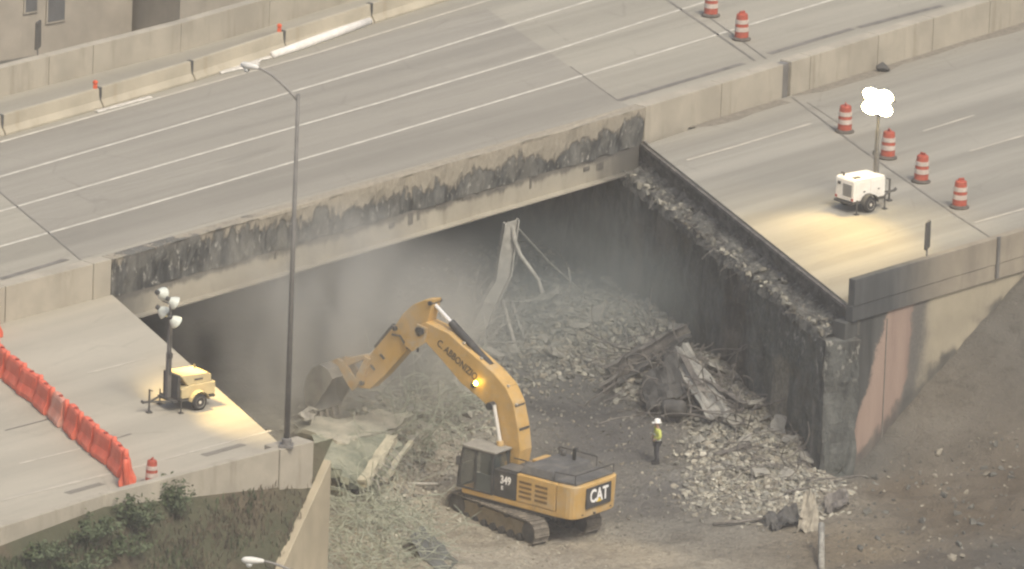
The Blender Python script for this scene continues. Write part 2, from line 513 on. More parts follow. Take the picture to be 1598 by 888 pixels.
# near carriageway, left of the gap
nl_xy = [MED[0], MED[1], ML, LN, PLE[3] - nrm * .1, PLE[2] - nrm * .1, PLE[1] - nrm * .1, PLE[0] - nrm * .1]
near_l = road('road_left', nl_xy, H - .3, H, M['road_near'])
mb = MB()
strip(mb, H, [(135, 583), (225, 560)], .13); strip(mb, H, [(29, 724), (143, 696)], .13)
strip(mb, H, [(-30, 791), (0, 782), (220, 727), (423, 672)], .15)
mb.build('lane_line', M['line_faint'], near_l)
mb = MB()
strip(mb, H, [(143, 696), (205, 677)], .1); strip(mb, H, [(8, 672), (92, 650)], .1)
for k in range(14):
    a = 105 + k * 4; strip(mb, H, [(a, 770 - (a - 105) * .28), (a + 2, 769.4 - (a - 105) * .28)], .35)
for k in range(16):
    a = 318 + k * 4; strip(mb, H, [(a, 711 - (a - 318) * .28), (a + 2, 710.4 - (a - 318) * .28)], .35)
mb.build('drain_slot', M['line_dark'], near_l)
# near carriageway, right of the gap
nr_xy = [RF, MED[3] + nrm * .02, MED[4], MED[5], MED[6], PRE[2] - nrm * .1, PRE[1] - nrm * .1, PRE[0] - nrm * .1, RN]
nr_xy = [RF] + nr_xy[2:]
near_r = road('road_right', nr_xy, H - .3, H, M['road_right'])
mb = MB()
strip(mb, H, [(1072, 250), (1150, 228), (1265, 193)], .14); strip(mb, H, [(1513, 236), (1640, 199)], .14); strip(mb, H, [(1520, 348), (1640, 314)], .14)
strip(mb, H, [(1440, 205), (1520, 180)], .12)
mb.build('lane_line', M['line_faint'], near_r)
mb = MB()
strip(mb, H, [(1236, 152), (1345, 234), (1490, 335), (1560, 380)], .11)
strip(mb, H, [(1260, 160), (1320, 200)], .06)
mb.build('expansion_joint', M['line_dark'], near_r)
# wet dirt band at the foot of the median wall, leaves and grit
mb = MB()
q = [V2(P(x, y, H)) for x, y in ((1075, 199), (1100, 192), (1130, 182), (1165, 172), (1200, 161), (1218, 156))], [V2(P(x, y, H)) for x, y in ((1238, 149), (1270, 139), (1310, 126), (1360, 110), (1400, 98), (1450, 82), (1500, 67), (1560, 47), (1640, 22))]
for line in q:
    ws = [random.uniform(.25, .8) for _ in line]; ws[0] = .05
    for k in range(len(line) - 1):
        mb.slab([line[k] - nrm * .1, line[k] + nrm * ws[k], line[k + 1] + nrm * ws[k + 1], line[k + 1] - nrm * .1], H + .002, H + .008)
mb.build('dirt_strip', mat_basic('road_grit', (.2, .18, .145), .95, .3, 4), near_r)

# earth bodies under both ends of the highway
ab = .9
Lf = ML + (LN - ML) - eL * .3
fill = mat_basic('fill_concrete', (.2, .18, .145), .95, .3, 1)
tag(MB().slab([MED[0] - nrm * .4, MED[1] - nrm * .4, ML - hdir * ab, LN - hdir * ab, PLE[3] - nrm * .36, PLE[2] - nrm * .36, PLE[1] - nrm * .36, PLE[0] - nrm * .36], -.5, H - .31).build('embankment_left', fill), kind='structure')
tag(MB().slab([RF + hdir * 1.7, MED[4], MED[5], MED[6], PRE[2] - nrm * .5, PRE[1] - nrm * .5, RN + hdir * 1.7 - eR * .45], -.5, H - .31).build('embankment_right', fill), kind='structure')
tag(MB().slab([MED[0] - nrm * .5, MED[1] - nrm * .5, ML - nrm * .5 - hdir * 1.0, LFAR - hdir * 1.0, FPE[1], FPE[0]], -.5, ZF - .29).build('embankment_far_left', fill), kind='structure')
tag(MB().slab([MR - nrm * .5 + hdir * 1.7, MED[4] - nrm * .5, MED[5] - nrm * .5, MED[6] - nrm * .5, FPE[5], FPE[4], RFAR + hdir * 1.7], -.5, ZF - .29).build('embankment_far_right', fill), kind='structure')

# ------------------------------------------------------------------ median wall, in cast lengths
def wall_piece(parent, a, b, z0, z1, th, name, mat, side=-1, top=None):
    """upright wall from a to b whose camera-side face is on the line a-b"""
    d = (b - a).normalized(); nn = Vector((d.y, -d.x))
    t = nn * th * side
    tt = nn * (top if top else th) * side
    return MB().poly_prism([(*a, z0), (*b, z0), (*(b + t), z0), (*(a + t), z0)],
                           [(*(a + (t - tt) / 2), z1), (*(b + (t - tt) / 2), z1), (*(b + (t + tt) / 2), z1), (*(a + (t + tt) / 2), z1)]).build(name, mat, parent, bevel=.015, seg=1)
def on_line(line, px, z=H):
    """point of a polyline (drawn in the photo) nearest to a pixel column"""
    best = None
    for a, b in zip(line[:-1], line[1:]):
        for k in range(101):
            p = a.lerp(b, k / 100)
            u = Vector((p.x, p.y, z)) - CAMP
            x = IW / 2 + FPX * u.dot(RT) / u.dot(fwd)
            if best is None or abs(x - px) < best[0]:
                best = (abs(x - px), p)
    return best[1]
def wall_run(parent, line, cuts, z0, z1, th, gap=.05, name='wall_length', mat=None, **k):
    for a, b in zip(cuts[:-1], cuts[1:]):
        p, q = on_line(line, a), on_line(line, b)
        d = (q - p).normalized()
        wall_piece(parent, p + d * gap / 2, q - d * gap / 2, z0, z1, th, name, mat, **k)
t = thing('median_barrier', 'tall pale concrete median wall at the left, ending where the charred bridge edge begins', 'barrier', (0, 0, 0), 0)
wall_run(t, MED[:3], [-120, 8, 144, 173], H - .3, HM, .62, name='wall_length', mat=M['barrier'])
t = thing('median_barrier', 'long pale concrete median wall behind the glaring lamp, running to the upper right corner', 'barrier', (0, 0, 0), 0)
wall_run(t, MED[3:], [1006, 1124, 1221], H - .3, HM, .62, name='wall_length', mat=M['barrier'])
wall_run(t, MED[3:], [1233, 1264, 1370, 1454, 1545, 1640, 1740], H - .3, HM, .62, name='wall_length', mat=M['barrier'])
a, b = on_line(MED[3:], 1222), on_line(MED[3:], 1232)
wall_piece(t, a - nrm * .12, b - nrm * .12, H - .3, HM - .05, .4, 'joint_plate', M['galv_dark'])

# ------------------------------------------------------------------ charred fascia material
n = NT('charred_concrete')
X, Y, Z = n.xyz()
st = n.noise(1.9, 7, n.mapping((1, 1, .3)), .72, .5)
bl = n.noise(.55, 4, n.mapping((1, 1, .5)), .6)
sp = n.noise(5, 5, n.mapping((1, 1, .5)), .7)
prof = n.noise(.19, 3, n.mapping((1, 1, 0)), .5)
hh = n.math('ADD', n.math('MULTIPLY', n.math('SUBTRACT', Z, 8.15), -.75), n.math('ADD', n.math('MULTIPLY', n.math('SUBTRACT', st, .5), 1.5), n.math('MULTIPLY', n.math('SUBTRACT', bl, .3), 2.0)))
hh = n.math('ADD', hh, n.math('MULTIPLY', n.mapr(X, 0, 22, .55, 0.0), 1))
hh = n.math('ADD', hh, n.mapr(X, 29, 34, 0, .35))
burn = n.mapr(hh, .30, .50)
pale = n.mix(n.mapr(sp, .3, .7), (.28, .25, .195), (.36, .32, .25))
char = n.mix(n.mapr(st, .38, .66), (.035, .037, .036), (.14, .14, .128))
char = n.mix(n.mapr(sp, .56, .66), char, (.36, .345, .30))
char = n.mix(n.math('MULTIPLY', n.mapr(bl, .45, .6), .45), char, (.22, .21, .18))
n.bump(n.math('ADD', n.math('MULTIPLY', burn, -.6), sp), .7, .1)
M['char'] = n.out(n.mix(burn, pale, char), .95, 0, .1)

# ------------------------------------------------------------------ bridge that still stands
br = thing('bridge', 'standing highway bridge over the dark underpass with a burnt, spalled concrete edge', 'bridge', (*ML, 0), math.atan2(hdir.y, hdir.x))
SP = (MR - ML).length
fz0, fz1 = H - .17, HM - .02
nu, nv = 260, 18
V, Fc = [], []
for j in range(nv + 1):
    for i in range(nu + 1):
        x = .02 + (SP - .04) * i / nu; z = fz0 + (fz1 - fz0) * j / nv
        q = Vector((x * .9, 0, z * .35)); q2 = Vector((x * 3, 5, z * 1.4))
        burnk = min(1, max(0, (.9 - j / nv + .8 * noise.noise(q) + (.3 if x < 12 else 0)) * 1.4))
        y = burnk * (.10 + .10 * noise.noise(Vector((x * 1.1, 5, z * .9))) + .05 * noise.noise(q2 * 1.3))
        zz = z
        if j == nv: zz += .05 * noise.noise(Vector((x * .4, 9, 0))) - (.1 if 9 < x < 13 else 0); y = .03 * noise.noise(q2)
        if j == 0: zz += .09 * noise.noise(Vector((x * 1.2, 3, 0)))
        V.append((x, -.02 + max(-.04, y), zz))
for j in range(nv):
    for i in range(nu):
        a = j * (nu + 1) + i
        Fc.append((a, a + 1, a + nu + 2, a + nu + 1))
# back and sides so the parapet is solid
base = len(V)
for j in (0, nv):
    for i in (0, nu):
        x, _, z = V[j * (nu + 1) + i]
        V.append((x, .6, z))
b0, b1, b2, b3 = base, base + 1, base + 2, base + 3
Fc.append((b1, b0, b2, b3))
Fc.append([nv * (nu + 1) + i for i in range(nu + 1)] + [b3, b2])
Fc.append(list(reversed([i for i in range(nu + 1)])) + [b0, b1])
Fc.append([j * (nu + 1) for j in range(nv, -1, -1)] + [b0, b2])
Fc.append([j * (nu + 1) + nu for j in range(nv + 1)] + [b3, b1])
me = bpy.data.meshes.new('parapet'); me.from_pydata([(x, y, z) for x, y, z in V], [], Fc)
me.validate()
link_mesh('parapet', me, M['char'], br)
n = NT('girder_paint_aged')
X, Y, Z = n.xyz()
w = n.noise(1.3, 6, n.mapping((1, 1, .25)), .68); w2 = n.noise(.35, 4); w3 = n.noise(8, 4)
cc = n.mix(n.mapr(w2, .3, .7), (.33, .30, .235), (.42, .385, .305))
cc = n.mix(n.math('MULTIPLY', n.mapr(w, .5, .72), .6), cc, (.19, .165, .125))
jx = n.math('ADD', X, n.math('MULTIPLY', n.math('SUBTRACT', w, .5), 3.0))
cc = n.mix(n.mapr(jx, SP - 4.2, SP - 1.2, 0, .85), cc, (.07, .07, .066)); cc = n.mix(n.mapr(jx, 3.6, .8, 0, .75), cc, (.09, .09, .082))
cc = n.mix(n.math('MULTIPLY', n.mapr(n.math('ADD', Z, n.math('MULTIPLY', w, .9)), H - .1, H + .15), .8), cc, (.10, .095, .085))
cc = n.mix(n.math('MULTIPLY', w3, .2), cc, (.15, .13, .1))
M['girder'] = n.out(cc, .8, 0, .2)
# painted edge girder and the girders behind it
mb = MB()
mb.box((SP / 2, .14, H - .17 - .52), (SP - .3, .05, 1.0)); mb.box((SP / 2, .02, H - .17 - 1.03), (SP - .3, .5, .06))
mb.build('edge_girder', M['girder'], br)
SCO = mat_basic('scorched_paint', (.13, .12, .10), .9, .4, 4)
for k, (x, w, d) in enumerate([(17.6, .35, .22), (18.8, .3, .5), (19.3, .16, .4), (20.5, .25, .1), (26.6, .12, .45), (30.3, .4, .2), (31.2, .45, .3), (24.3, .5, .1), (22.4, .6, .12), (10.2, .15, .3)]):
    mb = MB(); mb.box((x, .105, H - .24 - d / 2 - (.2 if k in (5, 6, 0) else 0)), (w, .03, d)); mb.build('scorch_patch', SCO, br)
BW = (LFAR - ML).length
for k in range(1, 9):
    y = k * 2.55
    sh = -y * (eL.dot(hdir)) / (-eL.dot(nrm)) * -1
    x0 = -sh * 0 + y * (-(eL.dot(hdir)) / (eL.dot(nrm)))
    mb = MB(); mb.box((SP / 2 + x0 * 1, y, H - .75), (SP - .4, .04, 1.0)); mb.box((SP / 2 + x0, y, H - 1.27), (SP - .4, .4, .06))
    mb.build('girder', M['dark_steel'], br)

# ------------------------------------------------------------------ abutments
def local_wall(name, a, b, parent, mat, z0, z1, th, nu=120, nv=40, rough=.12, thick_dir=1):
    """bumpy wall whose front face runs a->b; local x along it, local y into the wall"""
    o_len = (b - a).length
    V, Fc = [], []
    for j in range(nv + 1):
        for i in range(nu + 1):
            x = o_len * i / nu; z = z0 + (z1 - z0) * j / nv
            q = Vector((x * .8, 2, z * .5))
            y = rough * (noise.noise(q) + .6 * noise.noise(q * 3.1))
            if j == nv: z += rough * noise.noise(q * 2.3) * 1.5
            V.append((x, y, z))
    for j in range(nv):
        for i in range(nu):
            k = j * (nu + 1) + i
            Fc.append((k, k + 1, k + nu + 2, k + nu + 1))
    base = len(V)
    for j in (0, nv):
        for i in (0, nu):
            x, _, z = V[j * (nu + 1) + i]
            V.append((x, th, z))
    b0, b1, b2, b3 = base, base + 1, base + 2, base + 3
    Fc.append((b1, b0, b2, b3))
    Fc.append([nv * (nu + 1) + i for i in range(nu + 1)] + [b3, b2])
    Fc.append([i for i in range(nu, -1, -1)] + [b0, b1])
    Fc.append([j * (nu + 1) for j in range(nv, -1, -1)] + [b0, b2])
    Fc.append([j * (nu + 1) + nu for j in range(nv + 1)] + [b3, b1])
    me = bpy.data.meshes.new(name); me.from_pydata(V, [], Fc); me.validate()
    return link_mesh(name, me, mat, parent)

# right abutment (the burnt one that faces us); runs on under the standing bridge
n = NT('burnt_abutment')
X, Y, Z = n.xyz()
w1 = n.noise(.8, 7, n.mapping((1, 1, .42)), .72, .5)
w2 = n.noise(.28, 4, n.mapping((1, 1, .4)))
w3 = n.noise(6, 5)
w4 = n.noise(3.2, 5, n.mapping((1, 1, .06)), .7)
c = n.mix(n.mapr(w1, .36, .7), (.034, .037, .036), (.15, .155, .142))
c = n.mix(n.math('MULTIPLY', n.mapr(w2, .47, .62), .6), c, n.mix(n.mapr(w3, .35, .65), (.075, .088, .076), (.15, .158, .14)))
c = n.mix(n.math('MULTIPLY', n.mapr(w4, .62, .78), .4), c, (.2, .195, .17))
# two unburnt upright patches
def band(x0, x1, z0, z1, soft=.25):
    jx = n.math('ADD', X, n.math('MULTIPLY', n.math('SUBTRACT', w3, .5), .5)); jz = n.math('ADD', Z, n.math('MULTIPLY', n.math('SUBTRACT', w1, .5), 2.5))
    a = n.math('MULTIPLY', n.mapr(jx, x0 - soft, x0 + soft), n.mapr(jx, x1 - soft, x1 + soft, 1, 0))
    b = n.math('MULTIPLY', n.mapr(jz, z0 - soft, z0 + soft), n.mapr(jz, z1 - soft, z1 + soft, 1, 0))
    return n.math('MULTIPLY', a, b)
AB_X = (RN - MR).length + 24
c = n.mix(n.math('MULTIPLY', band(AB_X - 6.3, AB_X - 4.6, .2, 4.0), .8), c, n.mix(n.mapr(w3, .35, .65), (.17, .155, .12), (.29, .265, .205)))
c = n.mix(n.math('MULTIPLY', band(AB_X - 1.5, AB_X - 1.0, .2, 3.4, .3), .45), c, (.36, .34, .29))
c = n.mix(n.math('MULTIPLY', band(AB_X - 24, AB_X - 22.4, 0, 5.0, .4), .5), c, (.2, .17, .135))
c = n.mix(n.math('MULTIPLY', n.mapr(w3, .57, .72), .5), c, (.2, .195, .175))
c = n.mix(n.math('MULTIPLY', n.mapr(n.noise(.22, 3), .52, .62), .6), c, n.mix(n.mapr(w1, .35, .65), (.055, .05, .043), (.15, .13, .105)))
c = n.mix(n.math('MULTIPLY', n.math('MULTIPLY', n.mapr(n.noise(2.6, 6, n.mapping((1, 1, .55)), .75), .55, .63), n.mapr(Z, 3.6, 5.6)), n.mapr(X, AB_X - 9, AB_X - 4, .25, 1)), c, (.31, .30, .26))
n.bump(n.math('ADD', w1, n.math('MULTIPLY', w3, .6)), .8, .15)
M['abut'] = n.out(c, .95, 0, .1)
ra = thing('bridge_abutment', 'burnt black concrete abutment wall with a broken seat ledge under the right road end', 'abutment', (*(RF - eR * 24.0), 0), math.atan2(eR.y, eR.x))
# local: x along eR, y = to the right of it -> normal into the wall is +y ; gap side is -y
AL = (RN - RF).length + 24
SZ = H - 1.35
nf = Vector((-eR.y, eR.x))     # into the wall (left normal)
def rp(x, y): # world xy -> local handled by parent
    return Vector((x, y))
wf = local_wall('front_wall', Vector((0, 0)), Vector((AL - .15, 0)), ra, M['abut'], -.6, SZ, 1.0, 190, 60, .2)
wf.location = (0, -1.0, 0)
mb = MB(); mb.box((AL / 2, .45, H - .7), (AL - .1, .5, .75))
n = NT('burnt_backwall')
w = n.noise(2, 6, n.mapping((.5, 1, 1)), .7); w5 = n.noise(7, 5)
cc = n.mix(n.mapr(w, .35, .7), (.05, .05, .047), (.15, .145, .13)); cc = n.mix(n.mapr(w5, .6, .72), cc, (.34, .33, .28))
n.bump(w5, .9, .1)
M['burnt'] = n.out(cc, .95, 0, .1)
mb = MB(); mb.box((AL / 2, .28, SZ / 2 + H / 2 - .16), (AL - .1, .5, H - SZ - .34)); mb.build('back_wall', M['burnt'], ra)
mb = MB(); mb.box((AL / 2, -.02, H - .17), (AL - .1, .22, .13)); mb.box((AL / 2, .06, H - .05), (AL - .1, .1, .085)); mb.build('deck_joint', M['rust'], ra)
# broken rough concrete on the seat
V, Fc = [], []
nu, nv = 220, 9
for j in range(nv + 1):
    for i in range(nu + 1):
        x = AL * i / nu; y = -1.12 + 1.15 * j / nv
        q = Vector((x * 1.3, y * 1.6, 4))
        z = SZ + .10 + .22 * noise.noise(q) + .16 * noise.noise(q * 2.9) + .08 * noise.noise(q * 7) + .35 * (j / nv) ** 2
        if j == 0: z -= .35; y += .12 * noise.noise(q * 2)
        V.append((x, y, z))
for j in range(nv):
    for i in range(nu):
        k = j * (nu + 1) + i
        Fc.append((k, k + 1, k + nu + 2, k + nu + 1))
me = bpy.data.meshes.new('seat_ledge'); me.from_pydata(V, [], Fc)
n = NT('broken_seat')
w = n.noise(1.6, 6, rough=.72); w5 = n.noise(5, 6, rough=.75); w6 = n.noise(.3, 3)
cc = n.mix(n.mapr(w, .36, .66), (.055, .057, .054), (.20, .197, .175)); cc = n.mix(n.math('MULTIPLY', n.mapr(w5, .54, .68), .85), cc, (.38, .365, .315))
n.bump(w5, 1.0, .15)
M['seat'] = n.out(cc, .95, 0, .1)
link_mesh('seat_ledge', me, M['seat'], ra)
# corner pier at the near end
mb = MB(); mb.box((AL - .1, -.35, SZ / 2 - .2), (1.0, 1.5, SZ + .3)); roughen(mb.build('corner_pier', M['abut'], ra), .11)

# left abutment, facing away from us
la = thing('bridge_abutment', 'pale concrete abutment under the left road end, mostly hidden behind its edge', 'abutment', (0, 0, 0))
a0, a1 = ML - eL * (LFAR - ML).length, LN
MB().slab([a0 - hdir * .05, a1 - hdir * .05 , a1 - hdir * 1.0, a0 - hdir * 1.0], -.5, H - .32).build('front_wall', M['barrier'], la)

# ------------------------------------------------------------------ wing walls and parapets of the near side
n = NT('stained_parapet')
X, Y, Z = n.xyz()
w = n.noise(1.1, 5, n.mapping((1, 1, .2)), .65); w2 = n.noise(9, 4); w7 = n.noise(.5, 4)
kk = n.math('ADD', X, n.math('MULTIPLY', n.math('SUBTRACT', w, .5), 2.4))
soot = n.mapr(kk, 2.2, 6.8, 1, 0)
cc = n.mix(n.mapr(w7, .3, .7), (.27, .235, .18), (.36, .315, .24))
cc = n.mix(n.math('MULTIPLY', n.mapr(w, .45, .75), .5), cc, (.15, .135, .11))
cc = n.mix(soot, cc, n.mix(n.mapr(w, .3, .7), (.055, .061, .063), (.10, .106, .106)))
cc = n.mix(n.math('MULTIPLY', w2, .25), cc, (.1, .09, .08))
n.bump(w2, .3, .03)
M['par_r'] = n.out(cc, .93, 0, .15)
hr = (PRE[1] - PRE[0]).normalized()
pr = thing('parapet_wall', 'concrete parapet beside the right road end, blackened by soot towards the gap', 'wall', (*PRE[0], 0), math.atan2(hr.y, hr.x))
MB().side([(0, H - 0.02), (30, H - .02), (30, H + 1.1), (0, H + 1.1)], .0, .34).build('parapet', M['par_r'], pr, bevel=.02)
MB().side([(-.05, H - .68), (30, H - .68), (30, H - .03), (-.05, H - .03)], .03, .4).build('deck_edge', M['par_r'], pr, bevel=.015)
mb = MB(); mb.box((9.25, -.04, H + .28), (.16, .09, 1.75)); mb.build('drain_pipe', M['galv_dark'], pr)
mb = MB(); mb.box((4.72, .15, H + 1.14), (.06, .06, .12)); 
n = NT('wing_wall_mat')
X, Y, Z = n.xyz()
w = n.noise(1.0, 5, n.mapping((1, 1, .12)), .65); w2 = n.noise(9, 4); w7 = n.noise(.4, 4)
jx = n.math('ADD', X, n.math('MULTIPLY', n.math('SUBTRACT', w7, .5), 1.6)); jx = n.math('ADD', jx, n.math('MULTIPLY', n.math('SUBTRACT', w2, .5), .5))
cc = n.mix(n.mapr(w7, .3, .7), (.30, .265, .195), (.38, .335, .245))
cc = n.mix(n.math('MULTIPLY', n.mapr(w, .5, .75), .45), cc, (.17, .15, .12))
pink = n.mix(n.mapr(w, .3, .7), (.235, .17, .14), (.335, .25, .20))
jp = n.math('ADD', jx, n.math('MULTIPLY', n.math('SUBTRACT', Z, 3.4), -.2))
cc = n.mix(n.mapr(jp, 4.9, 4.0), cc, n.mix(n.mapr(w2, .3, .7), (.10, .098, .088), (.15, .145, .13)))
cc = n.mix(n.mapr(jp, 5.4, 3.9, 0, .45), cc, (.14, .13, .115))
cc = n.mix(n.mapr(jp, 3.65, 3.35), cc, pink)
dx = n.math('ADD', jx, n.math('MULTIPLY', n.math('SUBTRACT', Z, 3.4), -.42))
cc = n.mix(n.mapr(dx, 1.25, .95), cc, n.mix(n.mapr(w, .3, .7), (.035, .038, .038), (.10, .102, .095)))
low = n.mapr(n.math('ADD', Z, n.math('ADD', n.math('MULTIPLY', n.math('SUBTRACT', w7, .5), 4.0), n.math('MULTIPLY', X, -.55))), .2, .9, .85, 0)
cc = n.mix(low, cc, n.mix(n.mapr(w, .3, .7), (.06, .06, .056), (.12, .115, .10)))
n.bump(w2, .35, .03)
M['wing_r'] = n.out(cc, .93, 0, .15)
MB().side([(-.35, -.5), (30, -.5), (30, H - .69), (-.35, H - .69)], .14, .8).build('wing_wall', M['wing_r'], pr, bevel=.02)
mb = MB(); mb.box((2.35, .13, 3.2), (.05, .03, 6.6)); mb.build('wall_joint', M['line_dark'], pr)

# left side: low parapet, end block and the sloping wing wall
pw = thing('parapet_wall', 'low pale concrete parapet along the left road edge above the weedy bank', 'wall', (0, 0, 0))
for a, b in zip(PLE[:-1], PLE[1:]):
    wall_piece(pw, a, b, H - 2.2, H + .8, .35, 'parapet', M['barrier'], side=-1)
d = (LBLK - PLE[3]).normalized()
wall_piece(pw, PLE[3] + d * .02 + Vector((d.y, -d.x)) * .06, LBLK, H - 2.6, H + .78, .9, 'end_block', M['barrier'], side=-1)
WA = P(508, 739, 6.85); WB = P(440, 888, 4.2)
wd = Vector((WB.x - WA.x, WB.y - WA.y)); wlen = wd.length; wdir = wd.normalized()
WC = Vector((WA.x, WA.y)) + wdir * wlen * 1.9
wn = Vector((-wdir.y, wdir.x))
if wn.x > 0: wn = -wn
ww = thing('wing_wall', 'pale sloping concrete wing wall between the weedy bank and the rubble, bottom left', 'wall', (0, 0, 0))
A = Vector((WA.x, WA.y)) - wdir * .6
def wp(p, off): return p + wn * off
zA = WA.z + .6 * (WA.z - WB.z) / wlen; zC = max(.2, WA.z - 1.9 * (WA.z - WB.z))
MB().poly_prism([(*wp(A, 0), -.6), (*wp(WC, 0), -.6), (*wp(WC, .45), -.6), (*wp(A, .45), -.6)],
                [(*wp(A, 0), zA), (*wp(WC, 0), zC), (*wp(WC, .45), zC), (*wp(A, .45), zA)]).build('wall', mat_concrete('wing_concrete', (.40, .345, .24), .3), ww, bevel=.03)

# weedy bank
def bank_pt(t, s):
    """t along the parapet (0 far left .. 1 wing wall), s metres down the slope"""
    a = PLE[0] - hdir * 12
    top = a.lerp(Vector((WA.x, WA.y)) + wn * .3, t)
    slope = (WA.z - WB.z) / wlen
    z = (H - .1) * (1 - t) + (WA.z + .05) * t
    p = top + wdir * s
    b = .22 * noise.fractal(Vector((p.x * .5, p.y * .5, 3)), 1, 2, 4)
    if s <= 0: b = 0
    return Vector((p.x, p.y, max(-.3, z - slope * s) + b * min(1, s)))
V, Fc = [], []
nu, nv = 140, 70
for j in range(nv + 1):
    for i in range(nu + 1):
        V.append(bank_pt(i / nu, -1.5 + 22 * j / nv)[:])
for j in range(nv):
    for i in range(nu):
        k = j * (nu + 1) + i
        Fc.append((k, k + 1, k + nu + 2, k + nu + 1))
me = bpy.data.meshes.new('bank'); me.from_pydata(V, [], Fc)
n = NT('dry_bank')
a = n.noise(.8, 6, rough=.7); b = n.noise(6, 5, rough=.7); g = n.noise(.22, 3)
cc = n.mix(n.mapr(a, .35, .65), (.085, .070, .047), (.14, .115, .078)); cc = n.mix(n.math('MULTIPLY', n.mapr(g, .42, .58), .65), cc, (.07, .082, .048))
cc = n.mix(n.math('MULTIPLY', n.mapr(b, .5, .7), .4), cc, (.06, .055, .035))
n.bump(b, .8, .1)
tag(link_mesh('bank', me, n.out(cc, 1, 0, .1), smooth=True), kind='structure')

# ------------------------------------------------------------------ far side: parapet, building, paving
fp = thing('parapet_wall', 'long pale concrete parapet along the far edge of the highway, top left', 'wall', (0, 0, 0))
px_cuts = [(-120, 183), (-10, 154.5), (76, 133), (145, 115.5), (282, 81), (420, 41), (560, -2), (700, -45)]
pts = [V2(P(x, y, ZF)) for x, y in px_cuts]
for a, b in zip(pts[:-1], pts[1:]):
    d = (b - a).normalized()
    wall_piece(fp, a + d * .02, b - d * .02, ZF - .5, ZF + 1.28, .45, 'wall_length', M['barrier'], side=-1)

# building and paving beyond the highway
BZ = 0.3
t0 = P(-60, 62, BZ)
def bpt(px, py): 
    p = P(px, py, BZ); return Vector((p.x, p.y))
n0, n1 = bpt(-160, 128), bpt(205, 62)
bdir = (n1 - n0).normalized(); bn = Vector((-bdir.y, bdir.x))
tag(MB().slab([n0 - bn * 9 - bdir * 30, n1 - bn * 9 + bdir * 60, n1 + bn * 60 + bdir * 60, n0 + bn * 60 - bdir * 30], -.2, BZ).build('pavement', mat_basic('pale_paving', (.50, .47, .41), .9, .15, .5)), kind='structure')
bl = thing('building', 'beige flat-walled building with small dark windows, beyond the far parapet', 'building', (*n0, BZ), math.atan2(bdir.y, bdir.x))
W = (n1 - n0).length
wallm = mat_concrete('building_render', (.375, .335, .27), .25)
MB().slab([(-20, 0), (W, 0), (W, 20), (-20, 20)], 0, 9).build('wall', wallm, bl)
def blocal(px, py):
    """hit the facade plane with the pixel's ray"""
    d = fwd * FPX + RT * (px - IW / 2) - UP * (py - IH / 2)
    nn = Vector((bn.x, bn.y, 0)); o = Vector((n0.x, n0.y, 0))
    t = (o - CAMP).dot(nn) / d.dot(nn)
    p = CAMP + d * t
    return (Vector((p.x, p.y)) - n0).dot(bdir), p.z - BZ
glassm = mat_basic('window_dark', (.12, .12, .118), .35, .2, 1)
for (x0, y0, x1, y1) in ((37, -14, 58, 18), (72, -12, 101, 32)):
    (a, zt), (b, zb) = blocal(x0, y0), blocal(x1, y1)
    mb = MB(); mb.box(((a + b) / 2, -.03, (zt + zb) / 2), (b - a, .1, zt - zb)); f = mb.build('window', wallm, bl)
    mb = MB(); mb.box(((a + b) / 2, -.075, (zt + zb) / 2), ((b - a) - .16, .03, (zt - zb) - .16)); mb.build('pane', glassm, f)
# lower annex to the right
n2 = bpt(206, 60); 
ax = thing('building', 'low tan annex with a white flat roof edge, right of the windowed building', 'building', (*n2, BZ), math.atan2(bdir.y, bdir.x))
MB().slab([(.3, -3), (8.4, -5.2), (9.4, 12), (.3, 12)], 0, 3.3).build('wall', mat_concrete('annex_wall', (.345, .31, .25), .25), ax)
MB().slab([(.1, -3.3), (8.7, -5.5), (9.7, 12.2), (.1, 12.2)], 3.3, 3.75).build('roof', mat_basic('white_roof', (.62, .6, .55), .8, .08, .5), ax)

# small sign seen edge-on on each outer parapet
def edge_sign(p, rz, h, label):
    s = thing('roadside_sign', label, 'sign', p, rz)
    mb = MB(); mb.tube([(0, 0, 0), (0, 0, .4)], .035, 8); mb.build('post', M['galv_dark'], s)
    mb = MB(); mb.box((0, 0, .3 + (h - .3) / 2), (.6, .12, h - .3), taper=(.9, .9)); mb.build('panel', mat_basic('dark_panel', (.085, .08, .07), .7, .3, 2), s, bevel=.03)
    return s
p = P(1450, 401, H + 1.1)
edge_sign(p + Vector((-.1, .15, 0)), R(74), 1.45, 'narrow dark sign panel seen edge-on, on the sooty right parapet')
p = P(62, 88, ZF + 1.28)
edge_sign(p + Vector((-.1, .15, 0)), R(74), 1.5, 'narrow dark sign panel seen edge-on, on the far parapet before the beige building')

# ------------------------------------------------------------------ temporary jersey barriers on the far shoulder
def jersey(a, b, label, bad=False):
    d = b - a; L = d.length
    t = thing('jersey_barrier', label, 'barrier', (*a, ZF), math.atan2(d.y, d.x), 'concrete barriers on the far shoulder')
    prof = [(-.30, 0), (.30, 0), (.30, .09), (.13, .34), (.08, .85), (-.08, .85), (-.13, .34), (-.30, .09)]
    mb = MB()
    mb.poly_prism([(.04, y, z) for y, z in prof], [(L - .04, y, z) for y, z in prof])
    mb.build('body', M['jersey'], t, bevel=.015, seg=1)
    mb = MB(); mb.box((L, 0, .5), (.16, .24, .74)); mb.build('connector', M['dark_steel'], t)
    return t
jn = [(-144, 248), (0, 210), (153, 167), (296, 125), (440, 78), (576, 35), (700, -4)]
jl = ['far shoulder concrete barrier leftmost in the photo, cut by the left edge', 'concrete barrier whose right end carries the first orange flasher from the left', 'weathered concrete barrier right of the first orange flasher, with a broken foot', 'concrete barrier left of the second orange flasher, pale litter at its foot', 'concrete barrier behind the long white roll on the road', 'topmost concrete barrier at the upper edge, past the white roll']
